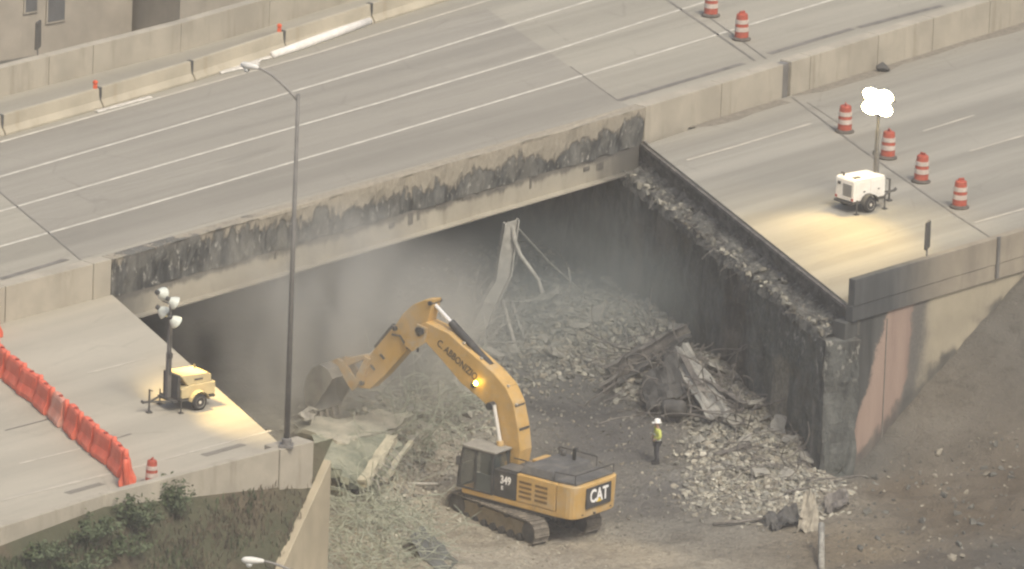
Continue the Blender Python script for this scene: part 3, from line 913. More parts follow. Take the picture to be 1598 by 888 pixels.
for i in range(6):
    jersey(V2(P(*jn[i], ZF)), V2(P(*jn[i + 1], ZF)), jl[i])
omat = mat_basic('orange_plastic', (.62, .10, .035), .5, .15, 3)
for (px, py, lab) in ((150, 141, 'small orange flasher on the barrier joint nearer the left edge'), (436, 50, 'small orange flasher on the barrier joint near the top edge')):
    b = V2(P(*((153, 167) if px < 200 else (440, 78)), ZF)) - hdir * .22
    f = thing('warning_flasher', lab, 'warning light', (b.x, b.y, ZF + .85), 0, 'orange flashers on the far barriers')
    mb = MB(); mb.box((0, 0, .08), (.18, .12, .16)); mb.build('battery_box', omat, f, bevel=.02)
    mb = MB(); mb.lathe([(.02, -.05), (.1, -.045), (.11, 0), (.1, .045), (.02, .05)], 14, Matrix.Translation((0, 0, .26)) @ Matrix.Rotation(R(90), 4, 'X')); mb.build('lens', omat, f, smooth=True)
# white roll lying along the barriers and shreds of sheeting
roll = MB(); pts = [P(425, 86, ZF + .14), P(470, 71, ZF + .14), P(520, 53, ZF + .15), P(576, 33, ZF + .14)]
roll.tube(pts, [.16, .2, .2, .17], 12)
tag(roll.build('plastic_roll', mat_basic('white_sheeting', (.72, .69, .63), .7, .12, 3, bump=.2), smooth=True), 'long white roll of sheeting lying on the road along the barriers', 'roll')
sh = MB()
for (a, b, w) in (((300, 122), (345, 111), .22), ((338, 113), (400, 99), .3), ((372, 103), (428, 84), .3), ((150, 175), (235, 152), .12)):
    p, q = P(*a, ZF + .03), P(*b, ZF + .03)
    d = (q - p).normalized(); s = Vector((-d.y, d.x, 0)) * w
    N_ = 7
    for k in range(N_):
        u, v = p.lerp(q, k / N_), p.lerp(q, (k + 1) / N_)
        r1, r2 = random.uniform(.6, 1.1), random.uniform(.6, 1.1)
        sh.poly_prism([u - s * r1, v - s * r2, v + s * r2, u + s * r1], [u - s * r1 * .8 + Vector((0, 0, .06)), v - s * r2 * .8 + Vector((0, 0, .05)), v + s * r2 * .8 + Vector((0, 0, .05)), u + s * r1 * .8 + Vector((0, 0, .06))])
tag(sh.build('plastic_sheeting', mat_basic('torn_sheeting', (.55, .52, .46), .8, .2, 4)), 'torn pale sheeting strewn at the foot of the far barriers', None, None, 'stuff')

# ------------------------------------------------------------------ traffic drums
dm = NT('drum_orange'); a = dm.noise(6, 4)
orange = dm.out(dm.mix(dm.mapr(a, .3, .7), (.33, .066, .038), (.42, .09, .052)), .6)
wm = mat_basic('drum_reflective_white', (.52, .45, .385), .5, .12, 6, dirt=.4, dirtcol=(.36, .27, .22))
dbase = mat_basic('drum_base_rubber', (.10, .085, .07), .85, .3, 5)
def make_drum(label):
    t = thing('traffic_drum', label, 'traffic drum', (0, 0, 0), 0, 'orange and white drums closing the lanes')
    mb = MB(); mb.lathe([(.38, 0), (.4, .03), (.38, .07), (.33, .09), (.3, .12)], 26); mb.build('rubber_base', dbase, t, smooth=True)
    mb = MB(); mb.lathe([(.29, .1), (.285, .33), (.3, .335), (.285, .345), (.275, .58), (.285, .585), (.27, .595), (.255, .8), (.265, .805), (.25, .815), (.235, 1.0), (.2, 1.04), (.06, 1.05)], 28)
    mb.box((0, 0, 1.09), (.26, .05, .1)); mb.build('barrel', orange, t, smooth=False)
    for z0, z1, r0, r1 in ((.35, .53, .292, .286), (.66, .82, .281, .273)):
        mb = MB(); mb.lathe([(r0 - .05, z0), (r0, z0 + .001), (r1, z1 - .001), (r1 - .05, z1)], 28); mb.build('reflective_band', wm, t, smooth=False)
    return t
dl = ['orange striped drum cut by the top edge of the photo', 'orange striped drum on the far carriageway beside the dark road joint', 'orange striped drum left of the glaring lamp', 'orange striped drum right below the glaring lamp',
      'orange striped drum right of the lit mast, third of the near row', 'orange striped drum nearest to the right parapet, with a dark base']
drums = [(1109, 25, ZF), (1157, 62, ZF), (1318, 206, H), (1385, 247, H), (1437, 284, H), (1497, 324, H)]
proto = None
for (px, py, z), lab in zip(drums, dl):
    p = P(px, py, z) + Vector((0, 0, .005))
    if proto is None: proto = make_drum(lab); t = proto
    else: t = copy_tree(proto)
    t['label'] = lab
    t.location = p; t.rotation_euler = (random.uniform(-.03, .03), random.uniform(-.03, .03), random.uniform(0, 6))
    t.scale = (1.04, 1.04, 1.12)
t = copy_tree(proto); t['label'] = 'small faded orange drum behind the left parapet beside the orange barriers'
p = P(236, 757, H); t.location = p + Vector((0, 0, .005)); t.scale = (.8, .8, .95)

# ------------------------------------------------------------------ orange water-filled barriers
n = NT('barrier_orange'); a = n.noise(2.2, 5); b = n.noise(9, 3)
obm = n.out(n.mix(n.mapr(a, .35, .7), (.60, .10, .05), (.68, .16, .095)), .55)
n = NT('barrier_faded'); a = n.noise(2.2, 5)
obf = n.out(n.mix(n.mapr(a, .35, .7), (.58, .20, .13), (.62, .32, .24)), .6)
def make_water_barrier(L=1.68):
    t = thing('water_barrier', 'x', 'barrier', (0, 0, 0), 0, 'orange water-filled barriers across the left carriageway')
    prof = [(-.34, .06), (-.3, 0), (.3, 0), (.34, .06), (.34, .22), (.2, .5), (.15, .95), (.1, 1.05), (-.1, 1.05), (-.15, .95), (-.2, .5), (-.34, .22)]
    mb = MB()
    mb.poly_prism([(-L / 2 + .13, y, z) for y, z in prof], [(L / 2 - .13, y, z) for y, z in prof])
    for x in (-.4, .4):                       # raised ribs, moulded in one piece with the body
        mb.poly_prism([(x - .1, y * 1.06, z * 1.0 + (.02 if z > .9 else 0)) for y, z in prof], [(x + .1, y * 1.06, z + (.02 if z > .9 else 0)) for y, z in prof])
    mb.build('body', obm, t, bevel=.02, seg=1)
    mb = MB(); mb.lathe([(.11, 0), (.11, .9), (.09, 1.12), (.02, 1.14)], 14, Matrix.Translation((L / 2 - .02, 0, .03))); mb.build('hinge_pin', obm, t, smooth=True)
    mb = MB(); mb.lathe([(.08, 0), (.09, .05), (.03, .07)], 12, Matrix.Translation((0, 0, 1.05))); mb.build('fill_cap', mat_c, t)
    return t
mat_c = mat_basic('cap_dark', (.3, .05, .03), .6, .2, 4)
wb0, wb1 = V2(P(-30, 555, H)), V2(P(199, 747, H))
Lw = (wb1 - wb0).length; NB = int(round(Lw / 1.66)); dw = (wb1 - wb0) / NB
names = ['second', 'third', 'fourth', 'fifth', 'sixth', 'seventh', 'eighth', 'ninth', 'tenth', 'eleventh', 'twelfth', 'thirteenth', 'fourteenth']
proto = None
for k in range(NB):
    c = wb0 + dw * (NB - 1 - k + .5)
    if proto is None: proto = make_water_barrier(); t = proto
    else: t = copy_tree(proto)
    t.location = (c.x, c.y, H + .004)
    t.rotation_euler = (random.uniform(-.02, .02), 0, math.atan2(dw.y, dw.x) + random.uniform(-.12, .12))
    t['label'] = 'orange plastic barrier closest to the left parapet, at the lower end of the row' if k == 0 else '%s orange plastic barrier of the row, counted up from the left parapet' % names[k - 1]
    if k == 4:
        t['label'] = 'faded pinkish barrier in the row of orange plastic barriers'
        for ch in t.children:
            if ch.name.startswith('body'):
                ch.data = ch.data.copy(); ch.data.materials[0] = obf
t = copy_tree(proto); p = P(199, 757, H); t.location = (p.x, p.y, H + .02); t.rotation_euler = (R(5), R(-4), math.atan2(dw.y, dw.x) - R(24)); t.scale = (.62, .9, .95)
t['label'] = 'orange plastic barrier turned askew at the foot of the row by the parapet'
t = copy_tree(proto); p = P(-14, 520, H); t.location = (p.x, p.y, H + .004); t.rotation_euler = (0, 0, R(-75))
t['label'] = 'orange plastic barrier at the left edge, topmost of the row against the median wall'

# ------------------------------------------------------------------ street lamps
def street_lamp(base, top_z, reach, rise, ang, label, flip=False):
    t = thing('street_lamp', label, 'street lamp', base, 0)
    h = top_z - base[2]
    mb = MB(); mb.tube([(0, 0, 0), (0, 0, h)], [.12, .07], 14); mb.build('pole', M['galv_dark'], t, smooth=True)
    mb = MB(); mb.box((0, 0, .05), (.55, .55, .1)); mb.lathe([(.2, .1), (.19, .32), (.14, .36)], 14); mb.build('base_plate', M['galv_dark'], t)
    d = Vector((math.cos(ang), math.sin(ang), 0))
    pts = [Vector((0, 0, h - .25)) + d * reach * s + Vector((0, 0, rise * (1 - (1 - s) ** 1.7))) for s in (0, .15, .3, .45, .6, .75, .9, 1)]
    mb = MB(); mb.tube(pts, [.06] * 4 + [.05] * 4, 8); mb.build('arm', M['galv'], t, smooth=True)
    e = pts[-1]
    Mx = Matrix.Translation(e) @ Matrix.Rotation(ang, 4, 'Z') @ Matrix.Rotation(R(90), 4, 'Y')
    mb = MB(); mb.lathe([(.05, -.1), (.08, -.04), (.12, .2), (.14, .4), (.12, .62), (.06, .72), (.02, .74)], 16, Mx)
    lum = mb.build('luminaire', mat_basic('luminaire_paint', (.66, .64, .58), .5, .1, 3), t, smooth=True)
    lum.scale = (1, 1, 1)
    mb = MB(); mb.lathe([(.02, -.16), (.1, -.12), (.14, 0)], 14, Matrix.Translation(e + d * .45 + Vector((0, 0, -.12)))); mb.build('lens', mat_basic('lamp_lens', (.5, .5, .46), .2, .1, 3), lum, smooth=True)
    return t
b = P(447, 697, H + .78)
aw = math.atan2(-nrm.y, -nrm.x)
def z_at(p, py):
    lo, hi = p.z, p.z + 40
    for _ in range(40):
        m = (lo + hi) / 2
        u = Vector((p.x, p.y, m)) - CAMP
        if IH / 2 - FPX * u.dot(UP) / u.dot(fwd) > py: lo = m
        else: hi = m
    return lo
street_lamp(b, z_at(b, 147), 1.95, .95, aw + .1, 'tall dark street lamp pole on the left parapet, arm over the highway')
e = P(500, 893, 8.9); e2 = P(428, 866, 9.1); dd = Vector((e2.x - e.x, e2.y - e.y))
street_lamp(Vector((e.x, e.y, 0)), 8.5, 2.2, .95, R(176), 'pale street lamp head on a thin arm at the bottom edge')

# ------------------------------------------------------------------ light towers
def light_tower(name, label, loc, rz, paint, kind, mast_h):
    t = thing('light_tower', label, 'light tower', loc, rz)
    dark = M['dark_steel']
    # frame
    mb = MB(); mb.box((0, 0, .43), (2.0, 1.05, .09)); mb.box((0, 0, .38), (.12, 1.4, .1)); mb.build('chassis', dark, t)
    if kind == 'box':
        mb = MB(); mb.side([(-.92, .5), (.92, .5), (.92, 1.28), (.86, 1.4), (-.86, 1.45), (-.92, 1.36)], -.54, .54); body = mb.build('body', paint, t, bevel=.035)
        mb = MB()
        for k in range(7): mb.box((-.925, -.16, .72 + .075 * k), (.03, .5, .035))
        mb.build('grille', dark, body)
        mb = MB(); mb.box((-.935, .32, 1.18), (.03, .16, .12)); mb.build('tail_panel', dark, body)
        for y in (-.47, .47):
            mb = MB(); mb.box((-.935, y, .6), (.04, .1, .1)); mb.build('tail_light', mat_basic('tail_red', (.35, .03, .02), .3, .1, 4), body)
        for x in (-.42, .42):
            for s in (-1, 1):
                mb = MB(); mb.box((x, s * .545, .98), (.72, .016, .62)); mb.build('side_door', paint, body, bevel=.006)
                mb = MB(); mb.box((x + .1, s * .56, .88), (.1, .025, .05)); mb.build('latch', dark, body)
        mb = MB(); mb.box((-.55, -.3, 1.46), (.34, .2, .05)); mb.tube([(-.7, .3, 1.42), (-.7, .3, 1.56)], .045, 10); mb.tube([(-.7, .3, 1.55), (-.82, .3, 1.6)], .04, 10); mb.build('exhaust', dark, body)
    else:
        mb = MB(); mb.side([(-.98, .52), (.62, .5), (.62, .9), (.2, 1.0), (-.98, 1.02)], -.55, .55); body = mb.build('body', paint, t, bevel=.03)
        mb = MB(); mb.side([(-.82, 1.0), (.3, .98), (.62, 1.38), (.52, 1.44), (-.62, 1.42), (-.82, 1.3)], -.5, .5); mb.build('hood', paint, body, bevel=.04)
        mb = MB(); mb.side([(.64, .5), (.78, .5), (.78, 1.45), (.64, 1.45)], -.5, .5); mb.build('control_panel', dark, body, bevel=.02)
        mb = MB()
        for k in range(5): mb.box((-.99, 0, .62 + .07 * k), (.03, .6, .03))
        mb.build('grille', dark, body)
        mb = MB(); mb.tube([(-.5, -.2, 1.4), (-.5, -.2, 1.58)], .04, 10); mb.build('exhaust', dark, body)
        mb = MB(); mb.box((-.2, .515, 1.2), (.4, .02, .07)); mb.box((-.2, -.515, 1.2), (.4, .02, .07)); mb.build('hood_handle', dark, body)
    # wheels with mudguards
    for s in (-1, 1):
        Mw = Matrix.Translation((-.12, s * .68, .33)) @ Matrix.Rotation(R(90), 4, 'X')
        w = MB().lathe([(.2, -.1), (.31, -.1), (.335, -.06), (.335, .06), (.31, .1), (.2, .1)], 26, Mw).build('wheel', M['black'], t, smooth=True)
        MB().lathe([(.05, -.105), (.17, -.07), (.205, -.108), (.205, .108), (.17, .07), (.05, .105)], 22, Mw).build('rim', mat_basic('rim_white', (.6, .57, .5), .5, .1, 4), w)
        mb = MB()
        arc = [(-.12 + .43 * math.cos(a), .33 + .43 * math.sin(a)) for a in np.linspace(R(8), R(172), 9)]
        for a, b_ in zip(arc[:-1], arc[1:]):
            mb.poly_prism([(a[0], s * .56, a[1]), (b_[0], s * .56, b_[1]), (b_[0], s * .82, b_[1]), (a[0], s * .82, a[1])],
                          [(a[0], s * .56, a[1] + .025), (b_[0], s * .56, b_[1] + .025), (b_[0], s * .82, b_[1] + .025), (a[0], s * .82, a[1] + .025)])
        mb.build('mudguard', paint if kind != 'box' else dark, t)
    # tow bar, jacks
    mb = MB(); mb.tube([(.95, -.42, .43), (1.75, 0, .43)], .04, 8); mb.tube([(.95, .42, .43), (1.75, 0, .43)], .04, 8); mb.tube([(1.7, 0, .43), (2.05, 0, .43)], .05, 8); mb.tube([(2.02, 0, .43), (2.12, 0, .5)], .06, 8)
    mb.build('tow_bar', dark, t)
    mb = MB(); mb.tube([(1.8, .06, .0), (1.8, .06, .95)], .04, 8); mb.box((1.8, .06, .03), (.2, .2, .05)); mb.tube([(1.8, .06, .93), (1.8, .26, .93)], .02, 6); mb.build('jack_stand', dark, t)
    for x, y in ((.75, -.72), (.75, .72), (-.85, -.68)):
        mb = MB(); mb.tube([(x, y, .02), (x, y, .62)], .03, 8); mb.box((x, y, .02), (.18, .18, .03)); mb.tube([(x, y, .46), (x, y * .6, .46)], .03, 6); mb.build('jack_stand', dark, t)
    # mast
    mx = .88
    mb = MB(); mb.box((mx, 0, .5 + .9), (.17, .17, 1.8)); mb.box((mx, 0, 2.6), (.13, .13, 1.3)); mb.box((mx, 0, (3.2 + mast_h) / 2), (.085, .085, mast_h - 3.2)); mb.build('mast', M['galv_dark'] if kind != 'box' else M['galv_dark'], t)
    mb = MB(); mb.box((mx + .03, .13, 2.2), (.16, .1, .2)); mb.tube([(mx, .12, 1.4), (mx + .08, .2, 2.1), (mx, .1, 3.0)], .02, 6); mb.build('cable_winch', dark, t)
    return t, mx
yellow = mat_basic('yellow_paint', (.50, .42, .24), .6, .12, 2, dirt=.3, dirtcol=(.4, .34, .22))
white = mat_basic('white_paint', (.80, .77, .70), .45, .06, 2, dirt=.2, dirtcol=(.5, .45, .37))
n = NT('lamp_glow')
n.b.inputs['Emission Color'].default_value = (1, .80, .42, 1); n.b.inputs['Emission Strength'].default_value = 60
glow = n.out((.9, .85, .7), .3)
n = NT('lamp_glow_far'); n.b.inputs['Emission Color'].default_value = (1, .85, .5, 1); n.b.inputs['Emission Strength'].default_value = 3
glow2 = n.out((.9, .85, .7), .3)
shell = mat_basic('reflector_shell', (.60, .62, .54), .4, .1, 4)
def lamp_head(t, c, aim, r, gl):
    """round floodlight bowl at c facing aim (local)"""
    q = Vector(aim).to_track_quat('Z', 'Y').to_matrix().to_4x4()
    Mx = Matrix.Translation(c) @ q
    h = MB().lathe([(.07, -.30), (.12, -.26), (r * .72, -.16), (r * .98, 0), (r, .03), (r * .97, .05), (r * .9, .02), (.05, .02)], 24, Mx).build('flood_lamp', shell, t, smooth=True)
    MB().lathe([(.02, .028), (r * .88, .028), (r * .86, .045), (.02, .05)], 24, Mx).build('lens', gl, h)
    MB().lathe([(.08, -.42), (.1, -.38), (.09, -.27), (.05, -.26)], 12, Mx).build('ballast_cap', M['dark_steel'], h)
    return h
def aim_spot(name, t, c, target, watt, cone, col=(1, .70, .24), size=.35):
    l = bpy.data.lights.new(name, 'SPOT'); l.energy = watt; l.spot_size = R(cone); l.spot_blend = .9; l.color = col; l.shadow_soft_size = size
    o = bpy.data.objects.new(name, l); COL.objects.link(o); o.parent = t
    v = Vector(target) - Vector(c)
    o.location = c; o.rotation_euler = v.to_track_quat('-Z', 'Y').to_euler()
    return o
# white tower on the right road end: lit, facing the gap
p = P(1345, 328, H)
rz = R(44)
mh = 4.6
tw, mx = light_tower('light_tower', 'white boxy light tower trailer on the right road end, its lamps glaring', (p.x - .1, p.y + .3, H + .006), rz, white, 'box', mh)
Ri = Matrix.Rotation(-rz, 3, 'Z')
aimw = Ri @ Vector((-.30, -1.0, -.55))
for (a, z) in ((-.29, mh - .27), (-.27, mh + .3), (.29, mh + .26), (.28, mh - .3)):
    c = Vector((mx, 0, z)) + (Ri @ Vector((1, -.2, 0))).normalized() * a
    lamp_head(tw, c + aimw.normalized() * .25, aimw, .40, glow)
mb = MB()
e0 = Vector((mx, 0, mh - .1)) + (Ri @ Vector((1, -.2, 0))).normalized() * -.7; e1 = Vector((mx, 0, mh - .1)) + (Ri @ Vector((1, -.2, 0))).normalized() * .7
mb.tube([e0, e1], .035, 8); mb.tube([e0 + Vector((.2, 0, .3)), e1 + Vector((-.2, 0, .3))], .03, 8); mb.tube([(mx, 0, mh - .3), (mx, 0, mh + .3)], .035, 8); mb.build('lamp_bar', M['galv_dark'], tw)
SPOTS = []
def wl(px, py): return P(px, py, H)
def to_local(t, w): return Matrix.Rotation(-t.rotation_euler.z, 3, 'Z') @ (Vector(w) - Vector(t.location))
aim_spot('lamp_beam', tw, Vector((mx, 0, mh)) + aimw.normalized() * .45, to_local(tw, wl(1270, 378)), 2900, 92)
aim_spot('lamp_beam', tw, Vector((mx, 0, mh)) + aimw.normalized() * .45, to_local(tw, wl(1310, 440)), 1600, 76)
# yellow tower on the left road end: lamps aimed at the edge, away from us
p = P(290, 636, H)
rz = R(217)
mh = 4.25
ty, mx = light_tower('light_tower', 'yellow light tower trailer on the left road end, lamps turned to the gap', (p.x, p.y + .2, H + .006), rz, yellow, 'open', mh)
Ri = Matrix.Rotation(-rz, 3, 'Z')
aimy = Ri @ Vector((.85, .15, -.75))
sidev = (Ri @ Vector((.6, -.8, 0))).normalized()
for (a, z, am) in ((-.55, mh + .28, (.5, .6, -.3)), (.3, mh + .12, (.8, .2, -.5)), (-.4, mh - .45, (.7, .1, -.6)), (.42, mh - .62, (.75, .3, -.7))):
    c = Vector((mx, 0, z)) + sidev * a
    lamp_head(ty, c, Ri @ Vector(am), .27, glow2)
mb = MB(); mb.tube([Vector((mx, 0, mh)) - sidev * .55, Vector((mx, 0, mh)) + sidev * .45], .035, 8); mb.tube([Vector((mx, 0, mh - .55)) - sidev * .45, Vector((mx, 0, mh - .55)) + sidev * .45], .035, 8); mb.tube([(mx, 0, mh - .6), (mx, 0, mh + .2)], .035, 8); mb.build('lamp_bar', M['galv_dark'], ty)
aim_spot('lamp_beam', ty, Vector((mx, 0, mh)) + aimy.normalized() * .5, to_local(ty, wl(345, 612)), 1900, 90)
aim_spot('lamp_beam', ty, Vector((mx, 0, mh)) + aimy.normalized() * .5, to_local(ty, wl(402, 660)), 1500, 64)

# dark bundle at the foot of the median wall, behind the lamp glare
p = P(1378, 112, H)
V, Fc = chunk_mesh(77, 22, (.35, .25, .3))
me = bpy.data.meshes.new('debris_bundle'); me.from_pydata([(a + p.x, b + p.y, max(0, c * 1 + .15) + H) for a, b, c in V], [], Fc)
tag(link_mesh('debris_bundle', me, M['dark_steel']), 'small dark bundle lying at the foot of the median wall above the glaring lamp', 'bundle')

# ------------------------------------------------------------------ worker
def skin_body(name, joints, bones, mat, parent, sub=2):
    me = bpy.data.meshes.new(name)
    me.from_pydata([j[0] for j in joints], bones, [])
    o = bpy.data.objects.new(name, me); COL.objects.link(o); o.parent = parent
    me.materials.append(mat)
    m = o.modifiers.new('skin', 'SKIN'); m.use_smooth_shade = True
    for i, j in enumerate(joints):
        r = j[1]; me.skin_vertices[0].data[i].radius = r if isinstance(r, tuple) else (r, r)
    me.skin_vertices[0].data[0].use_root = True
    s = o.modifiers.new('sub', 'SUBSURF'); s.levels = s.render_levels = sub
    return o
p = P(1024, 723, .0); p = gp(1024, 723)
wk = thing('person', 'worker in a yellow high-visibility jacket, white hard hat and dark trousers, standing on the rubble', 'person', p, R(195))
# local: x = forward, y = left
skin = mat_basic('skin', (.42, .27, .19), .6, .1, 4)
trous = mat_basic('dark_trousers', (.05, .052, .058), .9, .3, 5)
vest = mat_basic('hi_vis_yellow', (.52, .55, .14), .8, .12, 5)
J = [((0, 0, .98), (.13, .16)), ((0, 0, 1.18), (.115, .15)), ((0, 0, 1.4), (.12, .19)), ((.0, 0, 1.5), .075), ((.015, 0, 1.56), .06), ((.025, 0, 1.66), (.1, .085)), ((.03, 0, 1.75), (.095, .08)),
     ((-.01, .2, 1.44), .07), ((-.04, .32, 1.2), .055), ((.13, .2, 1.06), .045), ((.17, .15, 1.04), .035),
     ((-.01, -.2, 1.44), .07), ((-.04, -.32, 1.2), .055), ((.14, -.22, 1.08), .045), ((.18, -.18, 1.06), .035),
     ((0, .1, .9), .1), ((.03, .11, .5), .07), ((0, .11, .1), .05), ((.14, .12, .05), .045),
     ((0, -.1, .9), .1), ((.01, -.1, .5), .07), ((-.05, -.1, .1), .05), ((.09, -.11, .05), .045)]
Bn = [(0, 1), (1, 2), (2, 3), (3, 4), (4, 5), (5, 6), (2, 7), (7, 8), (8, 9), (9, 10), (2, 11), (11, 12), (12, 13), (13, 14), (0, 15), (15, 16), (16, 17), (17, 18), (0, 19), (19, 20), (20, 21), (21, 22)]
skin_body('body', J, Bn, skin, wk)
Jc = [((0, 0, .86), (.17, .2)), ((0, 0, 1.0), (.155, .19)), ((0, 0, 1.2), (.15, .185)), ((0, 0, 1.42), (.15, .21)), ((0, 0, 1.49), (.1, .12)),
      ((-.01, .22, 1.43), .095), ((-.04, .33, 1.2), .08), ((.09, .23, 1.09), .07), ((-.01, -.22, 1.43), .095), ((-.04, -.33, 1.2), .08), ((.1, -.25, 1.1), .07)]
skin_body('jacket', Jc, [(0, 1), (1, 2), (2, 3), (3, 4), (3, 5), (5, 6), (6, 7), (3, 8), (8, 9), (9, 10)], vest, wk)
Jt = [((0, 0, .96), (.15, .175)), ((0, .1, .88), .115), ((.03, .11, .5), .09), ((0, .11, .12), .075), ((0, -.1, .88), .115), ((.01, -.1, .5), .09), ((-.05, -.1, .12), .075)]
skin_body('trousers', Jt, [(0, 1), (1, 2), (2, 3), (0, 4), (4, 5), (5, 6)], trous, wk)
for y, x in ((.115, 0), (-.105, -.05)):
    mb = MB(); mb.side([(x - .1, 0), (x + .22, 0), (x + .22, .06), (x + .1, .12), (x + .07, .2), (x - .09, .2)], y - .055, y + .055); mb.build('boot', M['black'], wk, bevel=.02)
mb = MB(); mb.lathe([(.17, 1.735), (.175, 1.745), (.14, 1.765), (.135, 1.82), (.11, 1.875), (.06, 1.9), (.01, 1.905)], 20, Matrix.Translation((.02, 0, 0))); mb.side([(.1, 1.735), (.24, 1.725), (.23, 1.74), (.1, 1.76)], -.1, .1)
mb.build('hard_hat', mat_basic('hat_white', (.78, .77, .72), .4, .04, 4), wk, smooth=True)
mb = MB()
for s in (1, -1):
    bx, by, bz = (.17, .15, 1.04) if s > 0 else (.18, -.18, 1.06)
    for k in range(4):
        yy = by - s * (.02 + 0 * k); zz = bz + .03 - k * .02
        mb.tube([(bx - .01, yy, zz), (bx + .035, yy - s * .03, zz - .005), (bx + .02, yy - s * .07, zz - .01)], [.011, .01, .008], 6)
    mb.tube([(bx - .02, by, bz + .02), (bx + .01, by - s * .02, bz + .06)], [.012, .009], 6)
mb.build('fingers', skin, wk, smooth=True)
mb = MB(); 
for y in (-.032, .032): mb.lathe([(.002, 0), (.012, .004), (.002, .012)], 8, Matrix.Translation((.115, y, 1.665)) @ Matrix.Rotation(R(90), 4, 'Y'))
mb.build('eyes', M['black'], wk)
mb = MB(); mb.tube([(.115, 0, 1.67), (.14, 0, 1.635), (.12, 0, 1.625)], [.01, .018, .012], 8); mb.tube([(.114, -.025, 1.595), (.12, 0, 1.597), (.114, .025, 1.595)], .006, 6); mb.build('nose_and_mouth', skin, wk, smooth=True)
mb = MB()
for zz in (.98, 1.22): mb.lathe([(.15, zz), (.158, zz + .005), (.158, zz + .05), (.15, zz + .055)], 18, Matrix.Diagonal((1.02, 1.24, 1, 1)))
mb.build('reflective_tape', mat_basic('tape_silver', (.6, .6, .56), .4, .1, 5), wk)

# ------------------------------------------------------------------ EXCAVATOR
HB, HU = R(142.5), R(131)
EO = P(816, 820, 0); EO.z = .02
ex = thing('excavator', 'yellow tracked excavator working in the rubble, bucket raised to the broken slab', 'excavator', EO, HB)
n = NT('excavator_yellow'); a = n.noise(1.3, 5); b = n.noise(7, 4)
cc = n.mix(n.mapr(a, .3, .7), (.45, .28, .085), (.54, .345, .12)); cc = n.mix(n.math('MULTIPLY', n.mapr(b, .48, .75), .45), cc, (.42, .34, .21)); cc = n.mix(n.math('MULTIPLY', n.mapr(n.noise(2.2, 6, rough=.75), .56, .7), .55), cc, (.20, .155, .085)); cc = n.mix(n.math('MULTIPLY', n.mapr(n.noise(.7, 5), .48, .66), .5), cc, (.40, .345, .25))
YEL = n.out(cc, .45, 0, .4)
n = NT('dusty_yellow'); a = n.noise(2.3, 5)
YELD = n.out(n.mix(n.mapr(a, .35, .65), (.45, .28, .09), (.42, .35, .24)), .7)
EBLK = mat_basic('excavator_black', (.045, .045, .044), .55, .25, 3, dirt=.35, dirtcol=(.16, .145, .12))
HOOD = mat_basic('hood_dark_grey', (.085, .085, .083), .6, .25, 2, dirt=.5, dirtcol=(.2, .185, .155))
TRK = mat_basic('muddy_track', (.125, .112, .092), .9, .35, 3, bump=.3, dirt=.7, dirtcol=(.27, .235, .18))
BKT = mat_basic('bucket_steel', (.19, .185, .165), .6, .25, 2.5, dirt=.5, dirtcol=(.3, .27, .22))
CHROME = mat_basic('piston_rod', (.75, .73, .68), .2, .03, 2, metal=.3)
LETW = mat_basic('letter_white', (.80, .78, .74), .5, .03, 3)
LETK = mat_basic('letter_black', (.06, .05, .035), .6, .2, 3)
LETY = mat_basic('letter_yellow', (.75, .52, .05), .5, .03, 3)
n = NT('cab_glass'); n.b.inputs['Roughness'].default_value = .1
GLASS = n.out(n.mix(n.mapr(n.noise(1.2, 2), .3, .7), (.05, .062, .058), (.10, .12, .11)), .08, 0, .6)
n.b.inputs['Alpha'].default_value = .45

# undercarriage, turned a little against the house
uc = bpy.data.objects.new('undercarriage', None); COL.objects.link(uc); uc.parent = ex
uc.rotation_euler = (0, 0, HU - HB); 
def track(s):
    y0 = 1.0 if s > 0 else -1.75
    TL, TR = 2.22, .5     # half distance of the wheel centres, radius
    mb = MB()
    outline = []
    N_ = 52
    per = 2 * (2 * TL) + 2 * math.pi * TR
    def at(u):
        u %= per
        if u < 2 * TL: return Vector((-TL + u, 2 * TR)), 0
        u -= 2 * TL
        if u < math.pi * TR:
            a = u / TR; return Vector((TL + TR * math.sin(a), TR + TR * math.cos(a))), -a
        u -= math.pi * TR
        if u < 2 * TL: return Vector((TL - u, 0)), -math.pi
        u -= 2 * TL
        a = u / TR; return Vector((-TL - TR * math.sin(a), TR - TR * math.cos(a))), -math.pi - a
    for k in range(N_):
        c, a = at(per * k / N_)
        Rm = Matrix.Rotation(-a, 3, 'Y')
        mb.box((c.x, y0 + .375, c.y + .04), (per / N_ * .93, .75, .05), Rm)
        mb.box(Vector((c.x, y0 + .375, c.y + .04)) + Rm @ Vector((.08, 0, .045)), (.03, .75, .06), Rm)
    t = mb.build('track', TRK, uc)
    mb = MB(); mb.side([(-TL - .05, .2), (TL + .05, .2), (TL, .72), (TL - .5, .86), (-TL + .5, .86), (-TL, .72)], y0 + .2, y0 + .55); mb.build('track_frame', EBLK if s < 0 else mat_basic('track_frame_dirty', (.20, .165, .11), .9, .3, 3, dirt=.5), t)
    for x, r in ((TL, .44), (-TL, .44)):
        Mw = Matrix.Translation((x, y0 + .375, .54)) @ Matrix.Rotation(R(90), 4, 'X')
        MB().lathe([(.1, -.33), (.26, -.3), (r, -.22), (r, .22), (.26, .3), (.1, .33)], 22, Mw).build('idler_wheel', EBLK, t)
    for k in range(7):
        MB().lathe([(.06, -.3), (.17, -.28), (.17, .28), (.06, .3)], 14, Matrix.Translation((-1.65 + k * .55, y0 + .375, .2)) @ Matrix.Rotation(R(90), 4, 'X')).build('roller', EBLK, t)
    for x in (-.8, .8): MB().lathe([(.05, -.3), (.12, -.28), (.12, .28), (.05, .3)], 12, Matrix.Translation((x, y0 + .375, .93)) @ Matrix.Rotation(R(90), 4, 'X')).build('roller', EBLK, t)
